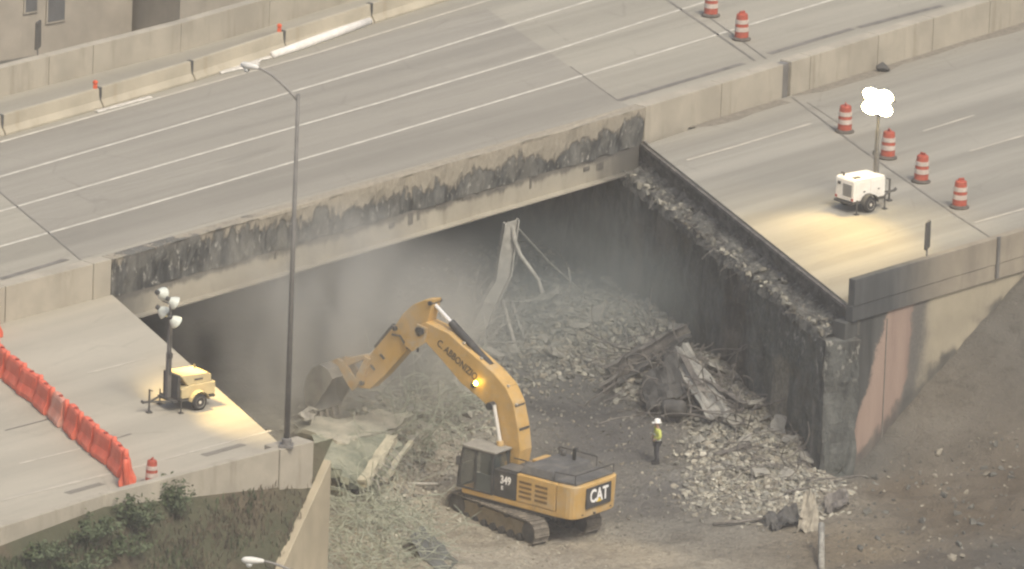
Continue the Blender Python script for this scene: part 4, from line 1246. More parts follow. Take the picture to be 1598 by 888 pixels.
track(1); track(-1)
mb = MB(); mb.box((0, 0, .75), (2.3, 2.1, .55), taper=(.8, .9)); mb.lathe([(.85, 1.0), (.85, 1.28)], 28); mb.build('carbody', EBLK, uc)

# upper house
mb = MB(); mb.slab([(-2.9, -1.46), (2.0, -1.46), (2.15, -1.3), (2.15, 1.3), (2.0, 1.46), (-2.9, 1.46)], 1.24, 1.46); mb.build('platform', YEL, ex, bevel=.03)
mb = MB(); mb.slab([(-2.65, -1.42), (1.9, -1.42), (1.9, 1.42), (-2.65, 1.42)], 1.13, 1.235); mb.build('underframe', EBLK, ex)
# side housings
mb = MB(); mb.slab([(-2.7, .55), (-.72, .55), (-.72, 1.48), (-2.7, 1.48)], 1.465, 2.62); hs = mb.build('engine_housing', YEL, ex, bevel=.05)
mb = MB()
for cx_ in (-1.18, -1.98):
    for r in range(4):
        mb.box((cx_, 1.482, 1.72 + r * .2), (.62, .02, .105))
mb.build('louvre', mat_basic('louvre_shadow', (.16, .10, .035), .7, .2, 4), hs)
mb = MB(); mb.slab([(-2.7, -1.48), (.1, -1.48), (.1, -.55), (-2.7, -.55)], 1.465, 2.62); mb.build('pump_housing', YEL, ex, bevel=.05)
mb = MB(); mb.slab([(.2, -1.46), (1.9, -1.46), (1.9, -.62), (.2, -.62)], 1.465, 2.2); mb.build('fuel_tank', YEL, ex, bevel=.05)
mb = MB(); mb.side([(-2.72, 2.0), (-.5, 2.0), (-.5, 2.55), (-.6, 2.66), (-2.72, 2.66)], -.56, .56); mb.build('engine_bay', HOOD, ex, bevel=.03)
# dark battery locker behind the cab with the model number
mb = MB(); mb.slab([(-.7, .5), (.42, .5), (.42, 1.475), (-.7, 1.475)], 1.465, 2.58); lk = mb.build('storage_locker', EBLK, ex, bevel=.03)
# counterweight
mb = MB()
out = []
for a in np.linspace(R(-90), R(90), 15):
    ca, sa = math.cos(a), math.sin(a)
    out.append((-2.75 - .98 * abs(ca) ** .45, 1.5 * math.copysign(abs(sa) ** .42, sa)))
out = [(-2.72, -1.5)] + out[1:-1] + [(-2.72, 1.5)]
mb.poly_prism([(-2.72 + (x + 2.72) * .93, y * .985, 1.25) for x, y in out], [(x, y, 2.62) for x, y in out])
cw = mb.build('counterweight', YEL, ex, bevel=.06, seg=3)
mb = MB(); mb.box((-3.735, 0.02, 2.06), (.03, 1.62, .86)); pn = mb.build('emblem_panel', EBLK, cw, bevel=.02)
def text_part(s, size, mat, parent, M4, name='lettering', ext=.008, bold=.02, sx=1.0):
    cu = bpy.data.curves.new(name, 'FONT'); cu.body = s; cu.size = size; cu.extrude = ext; cu.offset = bold * size; cu.align_x = 'CENTER'; cu.align_y = 'CENTER'; cu.resolution_u = 3
    tmp = bpy.data.objects.new('tmp', cu); COL.objects.link(tmp)
    dg = bpy.context.evaluated_depsgraph_get(); dg.update()
    me = bpy.data.meshes.new_from_object(tmp.evaluated_get(dg))
    bpy.data.objects.remove(tmp)
    me.transform(M4 @ Matrix.Diagonal((sx, 1, 1, 1)))
    me.name = name
    return link_mesh(name, me, mat, parent)
# frame on the rear: text x runs along -y (left to right seen from behind), up is z
Rear = Matrix(((0, 0, -1, -3.757), (-1, 0, 0, 0.02), (0, 1, 0, 2.08), (0, 0, 0, 1)))
text_part('CAT', .74, LETW, pn, Rear, bold=.025, sx=.80)
mb = MB(); mb.poly_prism([(-3.769, -.17 + .04, 1.82), (-3.769, .13 + .04, 1.82), (-3.769, -.02 + .04, 1.99)], [(-3.775, -.13, 1.82), (-3.775, .17, 1.82), (-3.775, .02, 1.99)]); mb.build('emblem', LETY, pn)
mb = MB(); mb.box((-3.62, .9, 1.4), (.06, .12, .06)); mb.box((-3.62, -.9, 1.4), (.06, .12, .06)); mb.box((-3.7, .2, 1.36), (.05, .1, .06)); mb.build('hook', EBLK, cw)
# left side number: text x runs along -x? seen from the left, left-to-right is from front (+x) to rear (-x)
Left = Matrix(((-1, 0, 0, -.18), (0, 0, 1, 1.484), (0, 1, 0, 2.2), (0, 0, 0, 1)))
text_part('349', .46, LETW, lk, Left, bold=.025, sx=.78)
Left2 = Left.copy(); Left2[0][3] = -.02; Left2[2][3] = 1.87
text_part('E', .22, LETW, lk, Left2, bold=.02)
# top: hood, rails, exhaust, mirrors
mb = MB(); mb.poly_prism([(-2.5, -1.3, 2.63), (-.75, -1.3, 2.63), (-.75, 1.36, 2.63), (-2.5, 1.36, 2.63)], [(-2.35, -1.15, 2.98), (-.9, -1.15, 2.98), (-.9, 1.2, 2.98), (-2.35, 1.2, 2.98)]); mb.build('engine_hood', HOOD, ex, bevel=.06, seg=3)
mb = MB(); mb.slab([(-3.5, -1.2), (-2.52, -1.35), (-2.52, 1.35), (-3.5, 1.2)], 2.625, 2.72); mb.build('rear_deck', HOOD, ex, bevel=.02)
for pts in ([(-3.45, 1.2, 2.7), (-3.45, 1.2, 3.05), (-3.5, -1.2, 3.05), (-3.5, -1.2, 2.7)], [(-3.45, 1.2, 3.05), (-2.55, 1.36, 3.05), (-2.5, 1.36, 2.65)], [(-.6, -1.4, 2.6), (-.6, -1.4, 3.1), (-2.5, -1.4, 3.1), (-2.5, -1.4, 2.6)], [(-.5, .6, 2.6), (-.5, .6, 2.9), (.1, .6, 2.9)]):
    MB().tube(pts, .028, 6).build('handrail', EBLK, ex)
mb = MB(); mb.tube([(-1.9, -.7, 2.9), (-1.9, -.7, 3.42), (-2.05, -.7, 3.5)], .075, 12); mb.tube([(-1.2, -.9, 2.9), (-1.2, -.9, 3.2)], .11, 12); mb.build('exhaust', EBLK, ex, smooth=True)
mb = MB(); mb.box((-.2, .95, 2.63), (.9, .85, .06)); mb.box((-.35, .2, 2.58), (.5, .6, .2)); mb.build('locker_lid', HOOD, ex, bevel=.015)
# cab
cabx0, cabx1, cy0, cy1, cz0, cz1 = .45, 2.2, .45, 1.47, 1.47, 3.16
cab = bpy.data.objects.new('cab', None); COL.objects.link(cab); cab.parent = ex
mb = MB()
for (x, y) in ((cabx0 + .05, cy0), (cabx0 + .05, cy1), (1.35, cy0), (1.35, cy1)):
    mb.tube([(x, y, cz0), (x, y, cz1)], .055, 6)
for y in (cy0, cy1):
    mb.tube([(2.24, y, cz0), (2.16, y, 2.4), (1.98, y, cz1)], .05, 6); mb.tube([(cabx0, y, cz1 - .02), (2.0, y, cz1 - .02)], .05, 6); mb.tube([(cabx0, y, cz0 + .03), (2.22, y, cz0 + .03)], .05, 6)
mb.tube([(1.98, cy0, cz1), (1.98, cy1, cz1)], .05, 6); mb.tube([(2.24, cy0, cz0), (2.24, cy1, cz0)], .05, 6)
mb.build('cab_frame', EBLK, cab)
mb = MB(); mb.slab([(.36, .4), (1.95, .4), (2.1, .5), (2.1, 1.42), (1.95, 1.52), (.36, 1.52)], cz1, cz1 + .1); mb.build('cab_roof', mat_basic('cab_roof_dusty', (.24, .23, .2), .7, .2, 3, dirt=.4, dirtcol=(.34, .31, .26)), cab, bevel=.04)
mb = MB(); mb.poly_prism([(2.2, cy0 + .05, cz0 + .08), (2.2, cy1 - .05, cz0 + .08), (2.12, cy1 - .05, 2.4), (2.12, cy0 + .05, 2.4)], [(2.215, cy0 + .05, cz0 + .08), (2.215, cy1 - .05, cz0 + .08), (2.135, cy1 - .05, 2.4), (2.135, cy0 + .05, 2.4)])
mb.poly_prism([(2.13, cy0 + .05, 2.42), (2.13, cy1 - .05, 2.42), (1.97, cy1 - .05, cz1 - .05), (1.97, cy0 + .05, cz1 - .05)], [(2.145, cy0 + .05, 2.42), (2.145, cy1 - .05, 2.42), (1.985, cy1 - .05, cz1 - .05), (1.985, cy0 + .05, cz1 - .05)])
mb.build('windscreen', GLASS, cab)
n = NT('cab_side_glass'); n.b.inputs['Roughness'].default_value = .05; n.b.inputs['Alpha'].default_value = .22
GL2 = n.out((.10, .115, .105), .05, 0, .6)
mb = MB(); mb.poly_prism([(1.4, cy1 - .01, cz0 + .1), (2.18, cy1 - .01, cz0 + .1), (1.95, cy1 - .01, cz1 - .08), (1.4, cy1 - .01, cz1 - .08)], [(1.4, cy1 + .005, cz0 + .1), (2.18, cy1 + .005, cz0 + .1), (1.95, cy1 + .005, cz1 - .08), (1.4, cy1 + .005, cz1 - .08)])
mb.build('side_window', GL2, cab)
mb = MB(); mb.side([(.52, cz0 + .06), (1.31, cz0 + .06), (1.31, 2.25), (.52, 2.25)], cy1 - .02, cy1 + .025); dr = mb.build('cab_door', mat_basic('door_dark', (.075, .085, .08), .4, .15, 2), cab, bevel=.01)
mb = MB(); mb.side([(.55, 2.27), (1.3, 2.27), (1.3, cz1 - .08), (.55, cz1 - .08)], cy1 - .015, cy1 + .012); mb.build('door_window', GLASS, dr)
mb = MB(); mb.box((.62, cy1 + .04, 2.1), (.16, .03, .04)); mb.tube([(1.28, cy1 + .06, 1.8), (1.28, cy1 + .06, 2.6)], .015, 6); mb.build('door_handle', EBLK, dr)
mb = MB(); mb.side([(.5, cz0 + .1), (.54, cz0 + .1), (.54, cz1 - .1), (.5, cz1 - .1)], cy0 + .05, cy1 - .05); mb.side([(.5, cz0 + .1), (1.9, cz0 + .1), (1.9, cz1 - .1), (.5, cz1 - .1)], cy0 - .01, cy0 + .02); mb.build('rear_window', GLASS, cab)
mb = MB(); mb.side([(.8, cz0), (1.4, cz0), (1.4, 1.95), (1.0, 2.0), (.95, 2.75), (.75, 2.78)], .7, 1.2); mb.build('seat', EBLK, cab, bevel=.05)
mb = MB(); mb.tube([(2.05, 1.5, 2.9), (2.1, 1.68, 2.95), (2.1, 1.68, 2.7)], .02, 6); mb.box((2.08, 1.7, 2.62), (.05, .2, .36)); mb.build('mirror', EBLK, cab)
mb = MB(); mb.tube([(2.05, 1.53, 1.6), (2.05, 1.56, 2.3), (2.0, 1.53, 2.5)], .018, 6); mb.tube([(.3, 1.5, 1.5), (.3, 1.6, 1.6), (.3, 1.6, 2.4)], .018, 6); mb.build('grab_rail', EBLK, cab)

# front linkage, from outlines in the plane of the boom
fx = Vector((math.cos(HB), math.sin(HB), 0)); fy = Vector((-math.sin(HB), math.cos(HB), 0))
def E(px, py, y):
    d = fwd * FPX + RT * (px - IW / 2) - UP * (py - IH / 2)
    o = EO + fy * y
    t = (o - CAMP).dot(fy) / d.dot(fy)
    p = CAMP + d * t - EO
    return (p.dot(fx), p.z)
def outline(pts, y): return [E(a, b, y) for a, b in pts]
BH = .38
bo = [(654, 508), (664, 503), (700, 520), (722, 540), (748, 562), (770, 582), (789, 604), (801, 630), (808, 665), (812, 704), (806, 740), (790, 742), (784, 705), (777, 668), (768, 641), (748, 622), (719, 598), (688, 561), (660, 530)]
mb = MB(); mb.side(outline(bo, BH), -BH, BH); boom = mb.build('boom', YEL, ex, bevel=.04)
def pin(px, py, y, r, w, parent):
    x, z = E(px, py, y)
    MB().lathe([(r, -w), (r, w)], 18, Matrix.Translation((x, 0, z)) @ Matrix.Rotation(R(90), 4, 'X')).build('pin', EBLK, parent)
pin(660, 516, BH, .14, BH + .14, boom); pin(770, 632, BH, .16, BH + .3, boom); pin(797, 728, BH, .16, BH + .15, boom)
mb = MB()
ho = [(668, 503), (705, 518), (728, 536), (755, 560), (777, 580), (797, 603), (810, 632), (817, 668), (820, 705)]
for y in (-.2, -.08, .1, .22):
    mb.tube([(E(a - 1, b - 1, .0)[0], y, E(a - 1, b - 1, .0)[1] + .02) for a, b in ho], .035, 6)
for k in (1, 3, 5, 6, 7):
    x, z = E(*ho[k], 0); mb.box((x, 0, z), (.1, .62, .1))
HOSE = mat_basic('hose', (.07, .065, .055), .7, .3, 5)
mb.build('hydraulic_hose', HOSE, boom)
mb = MB()
for k in (2, 3, 5, 6): 
    x, z = E(*ho[k], 0.1); mb.box((x, .26, z + .06), (.1, .08, .07))
mb.build('hose_clamp', mat_basic('clamp_metal', (.5, .45, .36), .5, .1, 4), boom)
# lettering on the boom's left face
(ax, az), (bx, bz) = E(686, 536, BH), E(741, 588, BH)
vx = Vector((bx - ax, 0, bz - az)); ll = vx.length; vx.normalize(); vy = Vector((0, 1, 0)).cross(vx) * -1
vy = vx.cross(Vector((0, 1, 0))); vz = Vector((0, 1, 0))
vy = vz.cross(vx)
cx_, cz_ = (ax + bx) / 2, (az + bz) / 2
BM = Matrix(((vx.x, vy.x, vz.x, cx_), (vx.y, vy.y, vz.y, BH + .006), (vx.z, vy.z, vz.z, cz_), (0, 0, 0, 1)))
text_part('C. ABBONIZIO', .43, LETK, boom, BM, bold=.012, sx=.82)
# work lamp on the boom
x, z = E(741, 600, BH)
mb = MB(); mb.lathe([(.04, -.1), (.11, -.08), (.12, .02), (.1, .04)], 14, Matrix.Translation((x, BH + .12, z)) @ Matrix.Rotation(R(-80), 4, 'X')); wlp = mb.build('work_lamp', EBLK, boom)
n = NT('work_lamp_glow'); n.b.inputs['Emission Color'].default_value = (1, .72, .12, 1); n.b.inputs['Emission Strength'].default_value = 14
WG = n.out((.9, .7, .2), .3)
x2, z2 = E(743, 598, BH + .2)
mb = MB(); mb.lathe([(.02, -.02), (.11, 0), (.1, .04), (.02, .05)], 14, Matrix.Translation((x2, BH + .2, z2)) @ Matrix.Rotation(R(-90), 4, 'X')); mb.build('lens', WG, wlp)
# stick
SH = .28
so = [(676, 468), (662, 468), (643, 476), (628, 490), (617, 507), (604, 521), (562, 571), (556, 588), (562, 606), (577, 607), (600, 586), (632, 550), (650, 530), (662, 518), (668, 500)]
mb = MB(); mb.side(outline(so, SH), -SH, SH); stick = mb.build('stick', YEL, ex, bevel=.035)
pin(657, 516, SH, .2, SH + .16, stick); pin(672, 473, SH, .09, SH + .08, stick); pin(566, 597, SH, .1, SH + .12, stick); pin(618, 512, SH, .09, SH + .14, stick)
mb = MB(); mb.side(outline([(652, 505), (668, 512), (664, 535), (645, 548), (632, 538), (640, 520)], BH), BH + .005, BH + .06); mb.build('pivot_cover', YELD, stick)
def cyl(name, a, b, ya, rr, rb, split, parent, ys=(0,)):
    """hydraulic cylinder from pixel a (barrel end) to pixel b (rod end)"""
    for y in ys:
        p, q = Vector((E(*a, y)[0], y, E(*a, y)[1])), Vector((E(*b, y)[0], y, E(*b, y)[1]))
        m = p.lerp(q, split)
        o = MB().tube([p, m], rb, 14).build(name, EBLK if name != 'boom_cylinder' else YEL, parent, smooth=False)
        MB().tube([m, q], rr, 12).build('piston_rod', CHROME, o)
cyl('stick_cylinder', (766, 571), (675, 471), 0, .085, .16, .68, boom)
cyl('boom_cylinder', (790, 748), (771, 632), 0, .08, .15, .52, ex, (.56, -.56))
cyl('bucket_cylinder', (616, 508), (571, 563), 0, .07, .13, .62, stick)
for k_, y in enumerate((.16, .32, -.2)):
    pts = [(664, 505), (652, 536 + 3 * k_), (636, 540 + 4 * k_), (624, 524), (612, 522)]
    MB().tube([(E(a, b, y)[0], y, E(a, b, y)[1]) for a, b in pts], .04, 6).build('hydraulic_hose', HOSE, stick)
for a, b in (((652, 549), (652, 541)), ((600, 560), (594, 553)), ((585, 577), (579, 570))):
    (x1, z1), (x2, z2) = E(*a, SH), E(*b, SH)
    MB().tube([(x1, SH + .01, z1), (x2, SH + .01, z2)], .05, 6).build('stick_bracket', EBLK, stick)
# bucket linkage
mb = MB()
for y in (.34, -.34):
    mb.side(outline([(578, 560), (571, 556), (553, 592), (557, 600), (566, 598)], y), y - .05, y + .05)
mb.side(outline([(574, 558), (568, 554), (537, 560), (534, 569), (541, 572)], .2), -.25, .25)
mb.build('bucket_link', YELD, stick, bevel=.02)
# bucket
WBK = .92
shell_o = [(542, 584), (534, 569), (522, 561), (510, 567), (501, 582), (497, 602), (499, 622), (507, 640)]
shell_i = [(512, 637), (505, 620), (503, 603), (507, 585), (514, 572), (522, 567), (530, 573), (537, 586)]
mb = MB(); mb.side(outline(shell_o + shell_i, 0), -WBK, WBK); bk = mb.build('bucket', BKT, ex, bevel=.02)
mb = MB()
for s in (1, -1):
    mb.side(outline(shell_o, 0), s * WBK - .03, s * WBK + .03)
mb.build('side_plate', BKT, bk)
mb = MB()
for s in (.22, -.22):
    mb.side(outline([(566, 600), (560, 590), (546, 566), (533, 557), (523, 561), (534, 574), (545, 592), (556, 608)], 0), s - .05, s + .05)
mb.build('bucket_ear', YELD, bk)
mb = MB()
for k in range(5):
    y = -WBK + .12 + k * (2 * WBK - .24) / 4
    (xa, za), (xb, zb) = E(507, 634, 0), E(512, 653, 0)
    mb.poly_prism([(xa - .1, y - .08, za), (xa + .1, y - .08, za), (xa + .1, y + .08, za), (xa - .1, y + .08, za)], [(xb - .025, y - .05, zb), (xb + .025, y - .05, zb), (xb + .025, y + .05, zb), (xb - .025, y + .05, zb)])
mb.build('bucket_tooth', mat_basic('tooth_steel', (.30, .275, .23), .6, .2, 4), bk)

# ------------------------------------------------------------------ DEBRIS
def in_poly(x, y, pts):
    c = False
    for i in range(len(pts)):
        (x1, y1), (x2, y2) = pts[i], pts[i - 1]
        if (y1 > y) != (y2 > y) and x < (x2 - x1) * (y - y1) / (y2 - y1) + x1: c = not c
    return c
CH = [chunk_mesh(100 + k, 12, (1, random.uniform(.6, 1), random.uniform(.35, .8))) for k in range(10)]
def rand_rot(r):
    a = r.normal(size=4); a /= np.linalg.norm(a)
    w, x, y, z = a
    return np.array([[1 - 2 * (y * y + z * z), 2 * (x * y - z * w), 2 * (x * z + y * w)], [2 * (x * y + z * w), 1 - 2 * (x * x + z * z), 2 * (y * z - x * w)], [2 * (x * z - y * w), 2 * (y * z + x * w), 1 - 2 * (x * x + y * y)]])
def abut_side(x, y):
    """distance in front of the burnt abutment (positive = in the gap)"""
    v = Vector((x, y)) - RF
    return -v.dot(nf)
n = NT('rubble_mat')
at = n.t.nodes.new('ShaderNodeAttribute'); at.attribute_name = 'tone'
w = n.noise(3, 5, rough=.7)
cc = n.mix(1, n.mix(n.mapr(w, .3, .7), (.55, .53, .5), (1.08, 1.06, 1.02)), at.outputs['Color'], 'MULTIPLY')
n.bump(n.noise(10, 4), .4, .04)
M['rubble'] = n.out(cc, .96, 0, .1)
TONES = [(.43, .415, .35), (.36, .352, .30), (.26, .26, .232), (.50, .48, .41), (.155, .155, .14), (.33, .305, .25)]
def scatter(name, label, regions, sink=.35):
    V, Fc, Cc = [], [], []
    off = 0
    for pts, count, s0, s1, tones in regions:
        xs_ = [p[0] for p in pts]; ys_ = [p[1] for p in pts]
        PX = rng.uniform(min(xs_) - 30, max(xs_) + 30, count * 7); PY = rng.uniform(min(ys_) - 20, max(ys_) + 20, count * 7)
        JX = rng.normal(0, 16, count * 7); JY = rng.normal(0, 10, count * 7)
        Q = gpv(PX, PY)
        k = 0
        for px, py, p, jx, jy in zip(PX, PY, Q, JX, JY):
            if k >= count: break
            if not in_poly(px + jx, py + jy, pts): continue
            if abut_side(p[0], p[1]) < .95 and py < 745 and px < 1345: continue
            s = s0 + (s1 - s0) * rng.random() ** 3.6
            A, Fs = CH[rng.integers(10)]
            B = (A * s) @ rand_rot(rng).T * np.array([1, 1, .8])
            B = B + np.array([p[0], p[1], p[2] + s * (.45 - sink)])
            t = np.array(TONES[tones[rng.integers(len(tones))]]) * rng.uniform(.75, 1.15)
            V.append(B); Cc.append(np.tile(np.append(t, 1), (len(B), 1)))
            Fc += [[i + off for i in f] for f in Fs]
            off += len(B); k += 1
    V = np.concatenate(V); Cc = np.concatenate(Cc)
    me = bpy.data.meshes.new(name); me.from_pydata(V.tolist(), [], Fc)
    a = me.color_attributes.new('tone', 'FLOAT_COLOR', 'POINT'); a.data.foreach_set('color', Cc.astype(np.float32).ravel())
    return tag(link_mesh(name, me, M['rubble']), label, None, None, 'stuff')
RG = [
    ([(1090, 680), (1200, 630), (1300, 735), (1310, 790), (1200, 815), (1070, 790)], 5200, .03, .24, (0, 0, 1, 3, 2, 5)),
    ([(800, 540), (900, 450), (1010, 440), (1110, 540), (1230, 650), (1290, 740), (1130, 730), (1060, 660), (960, 610)], 7000, .03, .32, (1, 2, 2, 4, 2, 5, 0)),
    ([(690, 560), (760, 470), (900, 440), (980, 560), (850, 600), (760, 640)], 4200, .03, .28, (1, 2, 2, 4, 5)),
    ([(600, 620), (760, 590), (800, 690), (690, 800), (640, 870), (560, 870), (600, 740)], 4200, .025, .19, (0, 1, 5, 2, 1)),
    ([(690, 780), (860, 850), (1000, 888), (700, 910), (600, 888)], 1800, .02, .10, (5, 0, 1)),
    ([(1320, 720), (1500, 680), (1598, 640), (1598, 888), (1100, 888), (1200, 800)], 1000, .02, .12, (4, 4, 5)),
    ([(455, 640), (640, 610), (640, 740), (545, 790), (480, 700)], 1900, .03, .28, (1, 0, 2, 5)),
    ([(830, 560), (1000, 600), (1070, 650), (1110, 780), (960, 850), (830, 720)], 2600, .02, .13, (4, 2, 2, 5)),
    ([(1340, 740), (1598, 680), (1598, 888), (1300, 888)], 130, .1, .34, (5, 4, 4)),
    ([(620, 450), (800, 380), (980, 380), (1000, 460), (760, 500), (640, 540)], 1400, .04, .3, (2, 4, 1)),
]
scatter('rubble', 'loose broken concrete rubble covering the ground of the underpass', RG)

# broken rim on the abutment seat
V, Fc, Cc = [], [], []; off = 0
L_ = (RN - RF).length
for k in range(520):
    u = rng.random() * L_; v = -rng.random() ** .8 * 1.15
    p = RF + eR * u + nf * v
    s = .04 + .2 * rng.random() ** 3
    A, Fs = CH[rng.integers(10)]
    B = (A * s) @ rand_rot(rng).T + np.array([p.x, p.y, SZ + .12 + .3 * (1 + v / 1.15) ** 2 * rng.random() + s * .3])
    t = np.array(TONES[[0, 2, 4, 3, 4, 2][rng.integers(6)]]) * rng.uniform(.5, 1.0)
    V.append(B); Cc.append(np.tile(np.append(t, 1), (len(B), 1))); Fc += [[i + off for i in f] for f in Fs]; off += len(B)
me = bpy.data.meshes.new('seat_rubble'); me.from_pydata(np.concatenate(V).tolist(), [], Fc)
a = me.color_attributes.new('tone', 'FLOAT_COLOR', 'POINT'); a.data.foreach_set('color', np.concatenate(Cc).astype(np.float32).ravel())
tag(link_mesh('seat_rubble', me, M['rubble']), 'crumbled concrete lying along the ledge of the burnt abutment', None, None, 'stuff')
# torn reinforcement sticking out along that ledge
mb = MB()
for k in range(48):
    u = rng.random() * L_
    p = RF + eR * u - nf * rng.uniform(.3, 1.2)
    p0 = Vector((p.x, p.y, SZ + .1)); q = p0 + Vector((rng.normal() * .35 - nf.x * .3, rng.normal() * .35 - nf.y * .3, rng.uniform(-.5, .55)))
    mb.tube([p0, p0.lerp(q, .5) + Vector((0, 0, .12)), q], .013, 5)
tag(mb.build('bent_rebar', M['rust']), 'bent reinforcing bars sticking out along the burnt abutment ledge', None, None, 'stuff')

# larger single blocks
blocks = [(905, 512, .5), (985, 470, .45), (1030, 505, .5), (1065, 560, .55), (1150, 615, .6), (1190, 655, .5), (1235, 690, .55), (1165, 690, .45), (1225, 745, .5), (1120, 735, .4), (1280, 715, .5), (800, 548, .45), (850, 530, .4), (760, 590, .45), (730, 650, .4), (690, 620, .5), (640, 690, .5), (1255, 765, .4), (1090, 690, .4), (940, 545, .4)]
for k, (px, py, s) in enumerate(blocks):
    p = gp(px, py)
    A, Fs = chunk_mesh(300 + k, 9, (1.25, .8, .5))
    me = bpy.data.meshes.new('concrete_block'); me.from_pydata((A * s).tolist(), [], Fs)
    o = link_mesh('concrete_block', me, M['chunk'])
    o.location = (p.x, p.y, p.z + s * .2); o.rotation_euler = (rng.uniform(-.4, .4), rng.uniform(-.4, .4), rng.uniform(0, 6))
    tag(o, 'jagged grey concrete block lying in the rubble heap', 'concrete block', 'large blocks in the rubble heap')

for k, (px, py, s, el) in enumerate([(930, 500, 1.0, 1.5), (1010, 545, .8, 2), (1060, 520, 1.0, 1.3), (1120, 585, 1.1, 1.4), (1175, 640, 1.0, 1.3), (1215, 672, .8, 1.8), (870, 560, .9, 1.4), (720, 610, .8, 1.6), (770, 560, .9, 1.4), (1262, 722, .9, 1.2), (1145, 665, .8, 1.5), (700, 540, 1.0, 1.2), (960, 450, 1.0, 1.4), (860, 470, .8, 1.6), (650, 650, .7, 1.6), (1185, 745, .7, 1.4)]):
    p = gp(px, py)
    mb = MB(); mb.box((0, 0, 0), (s * el * .6, s * .6, .18))
    o = roughen(mb.build('deck_fragment', M['chunk']), .16, 6, 1.5)
    o.location = (p.x, p.y, p.z + .22); o.rotation_euler = (rng.uniform(-.6, .6), rng.uniform(-.6, .6), rng.uniform(0, 6))
    tag(o, 'tilted broken piece of deck slab half buried in the rubble heap', 'concrete slab', 'slab pieces in the rubble heap')

# broken deck slab hanging at the left corner
def crack_slab(top, th, name, mat, label, cat, seed):
    r = random.Random(seed)
    c = sum((Vector(p) for p in top), Vector()) / len(top)
    bm = bmesh.new()
    ring = []
    for i, p in enumerate(top):
        q = Vector(top[(i + 1) % len(top)]); p = Vector(p)
        nseg = max(2, int((q - p).length / .35))
        for k in range(nseg):
            w = p.lerp(q, k / nseg)
            if k: w += Vector((r.gauss(0, .09), r.gauss(0, .09), r.gauss(0, .05)))
            ring.append(w)
    nr_ = len(ring)
    sm = [sum((ring[(k + o) % nr_] for o in range(-4, 5)), Vector()) / 9 for k in range(nr_)]
    def nz(v): return Vector((0, 0, .10 * noise.noise(v * 1.1 + Vector((seed, 0, 0))) + .05 * noise.noise(v * 3.0)))
    rings = [[bm.verts.new(c.lerp(w, f) + nz(c.lerp(w, f))) for w in sm] for f in (.12, .3, .5, .68, .84)]
    rings.append([bm.verts.new(c.lerp(w.lerp(u, .6), .95) + nz(w)) for w, u in zip(sm, ring)])
    rings.append([bm.verts.new(w + nz(w)) for w in ring])
    rings.append([bm.verts.new(w * 1.0 + Vector((r.gauss(0, .08), r.gauss(0, .08), -th * r.uniform(.4, .6)))) for w in ring])
    rings.append([bm.verts.new(c.lerp(w, .96) + Vector((r.gauss(0, .08), r.gauss(0, .08), -th * r.uniform(.9, 1.1)))) for w in ring])
    for a, b in zip(rings[:-1], rings[1:]):
        for k in range(len(ring)):
            bm.faces.new((a[k], a[(k + 1) % len(ring)], b[(k + 1) % len(ring)], b[k]))
    bm.faces.new(rings[0]); bm.faces.new(list(reversed(rings[-1])))
    mb = MB(); mb.bm.free(); mb.bm = bm
    return tag(mb.build(name, mat), label, cat)
n = NT('dusty_slab'); a = n.noise(.8, 6, rough=.7); b = n.noise(5, 5, rough=.7)
X, Y, Z = n.xyz()
cc = n.mix(n.mapr(a, .35, .65), (.27, .265, .215), (.42, .395, .32)); cc = n.mix(n.math('MULTIPLY', n.mapr(b, .5, .72), .5), cc, (.2, .21, .165))
n.bump(b, .7, .08)
M['slab'] = n.out(cc, .95, 0, .1)
n = NT('greenish_slab'); a = n.noise(.8, 6, rough=.7); b = n.noise(4, 5, n.mapping((1, 1, .3)), rough=.7)
cc = n.mix(n.mapr(a, .35, .65), (.17, .185, .145), (.27, .275, .215)); cc = n.mix(n.math('MULTIPLY', n.mapr(b, .55, .72), .5), cc, (.36, .34, .27))
n.bump(b, .8, .1)
M['slab_g'] = n.out(cc, .95, 0, .1)
crack_slab([P(456, 660, 2.75), P(482, 648, 2.7), P(540, 652, 2.45), P(600, 640, 2.4), P(648, 648, 2.3), P(606, 668, 2.3), P(540, 692, 2.45), P(492, 676, 2.65)], .4, 'broken_deck_fragment', M['slab'], 'pale dusty broken deck slab lying on the heap under the bucket teeth', 'broken slab', 4)
crack_slab([P(486, 678, 2.6), P(540, 678, 2.5), P(600, 676, 2.3), P(628, 690, 2.0), P(596, 738, 1.75), P(545, 748, 2.0), P(500, 720, 2.4)], .5, 'broken_deck_fragment', M['slab_g'], 'greenish grey slab sloping below the pale one, beside the parapet end block', 'broken slab', 9)
crack_slab([P(470, 648, 3.3), P(482, 634, 3.35), P(496, 640, 3.0), P(482, 655, 2.9)], .25, 'broken_deck_fragment', M['chunk'], 'small jagged piece of deck standing left of the bucket teeth', 'broken slab', 12)
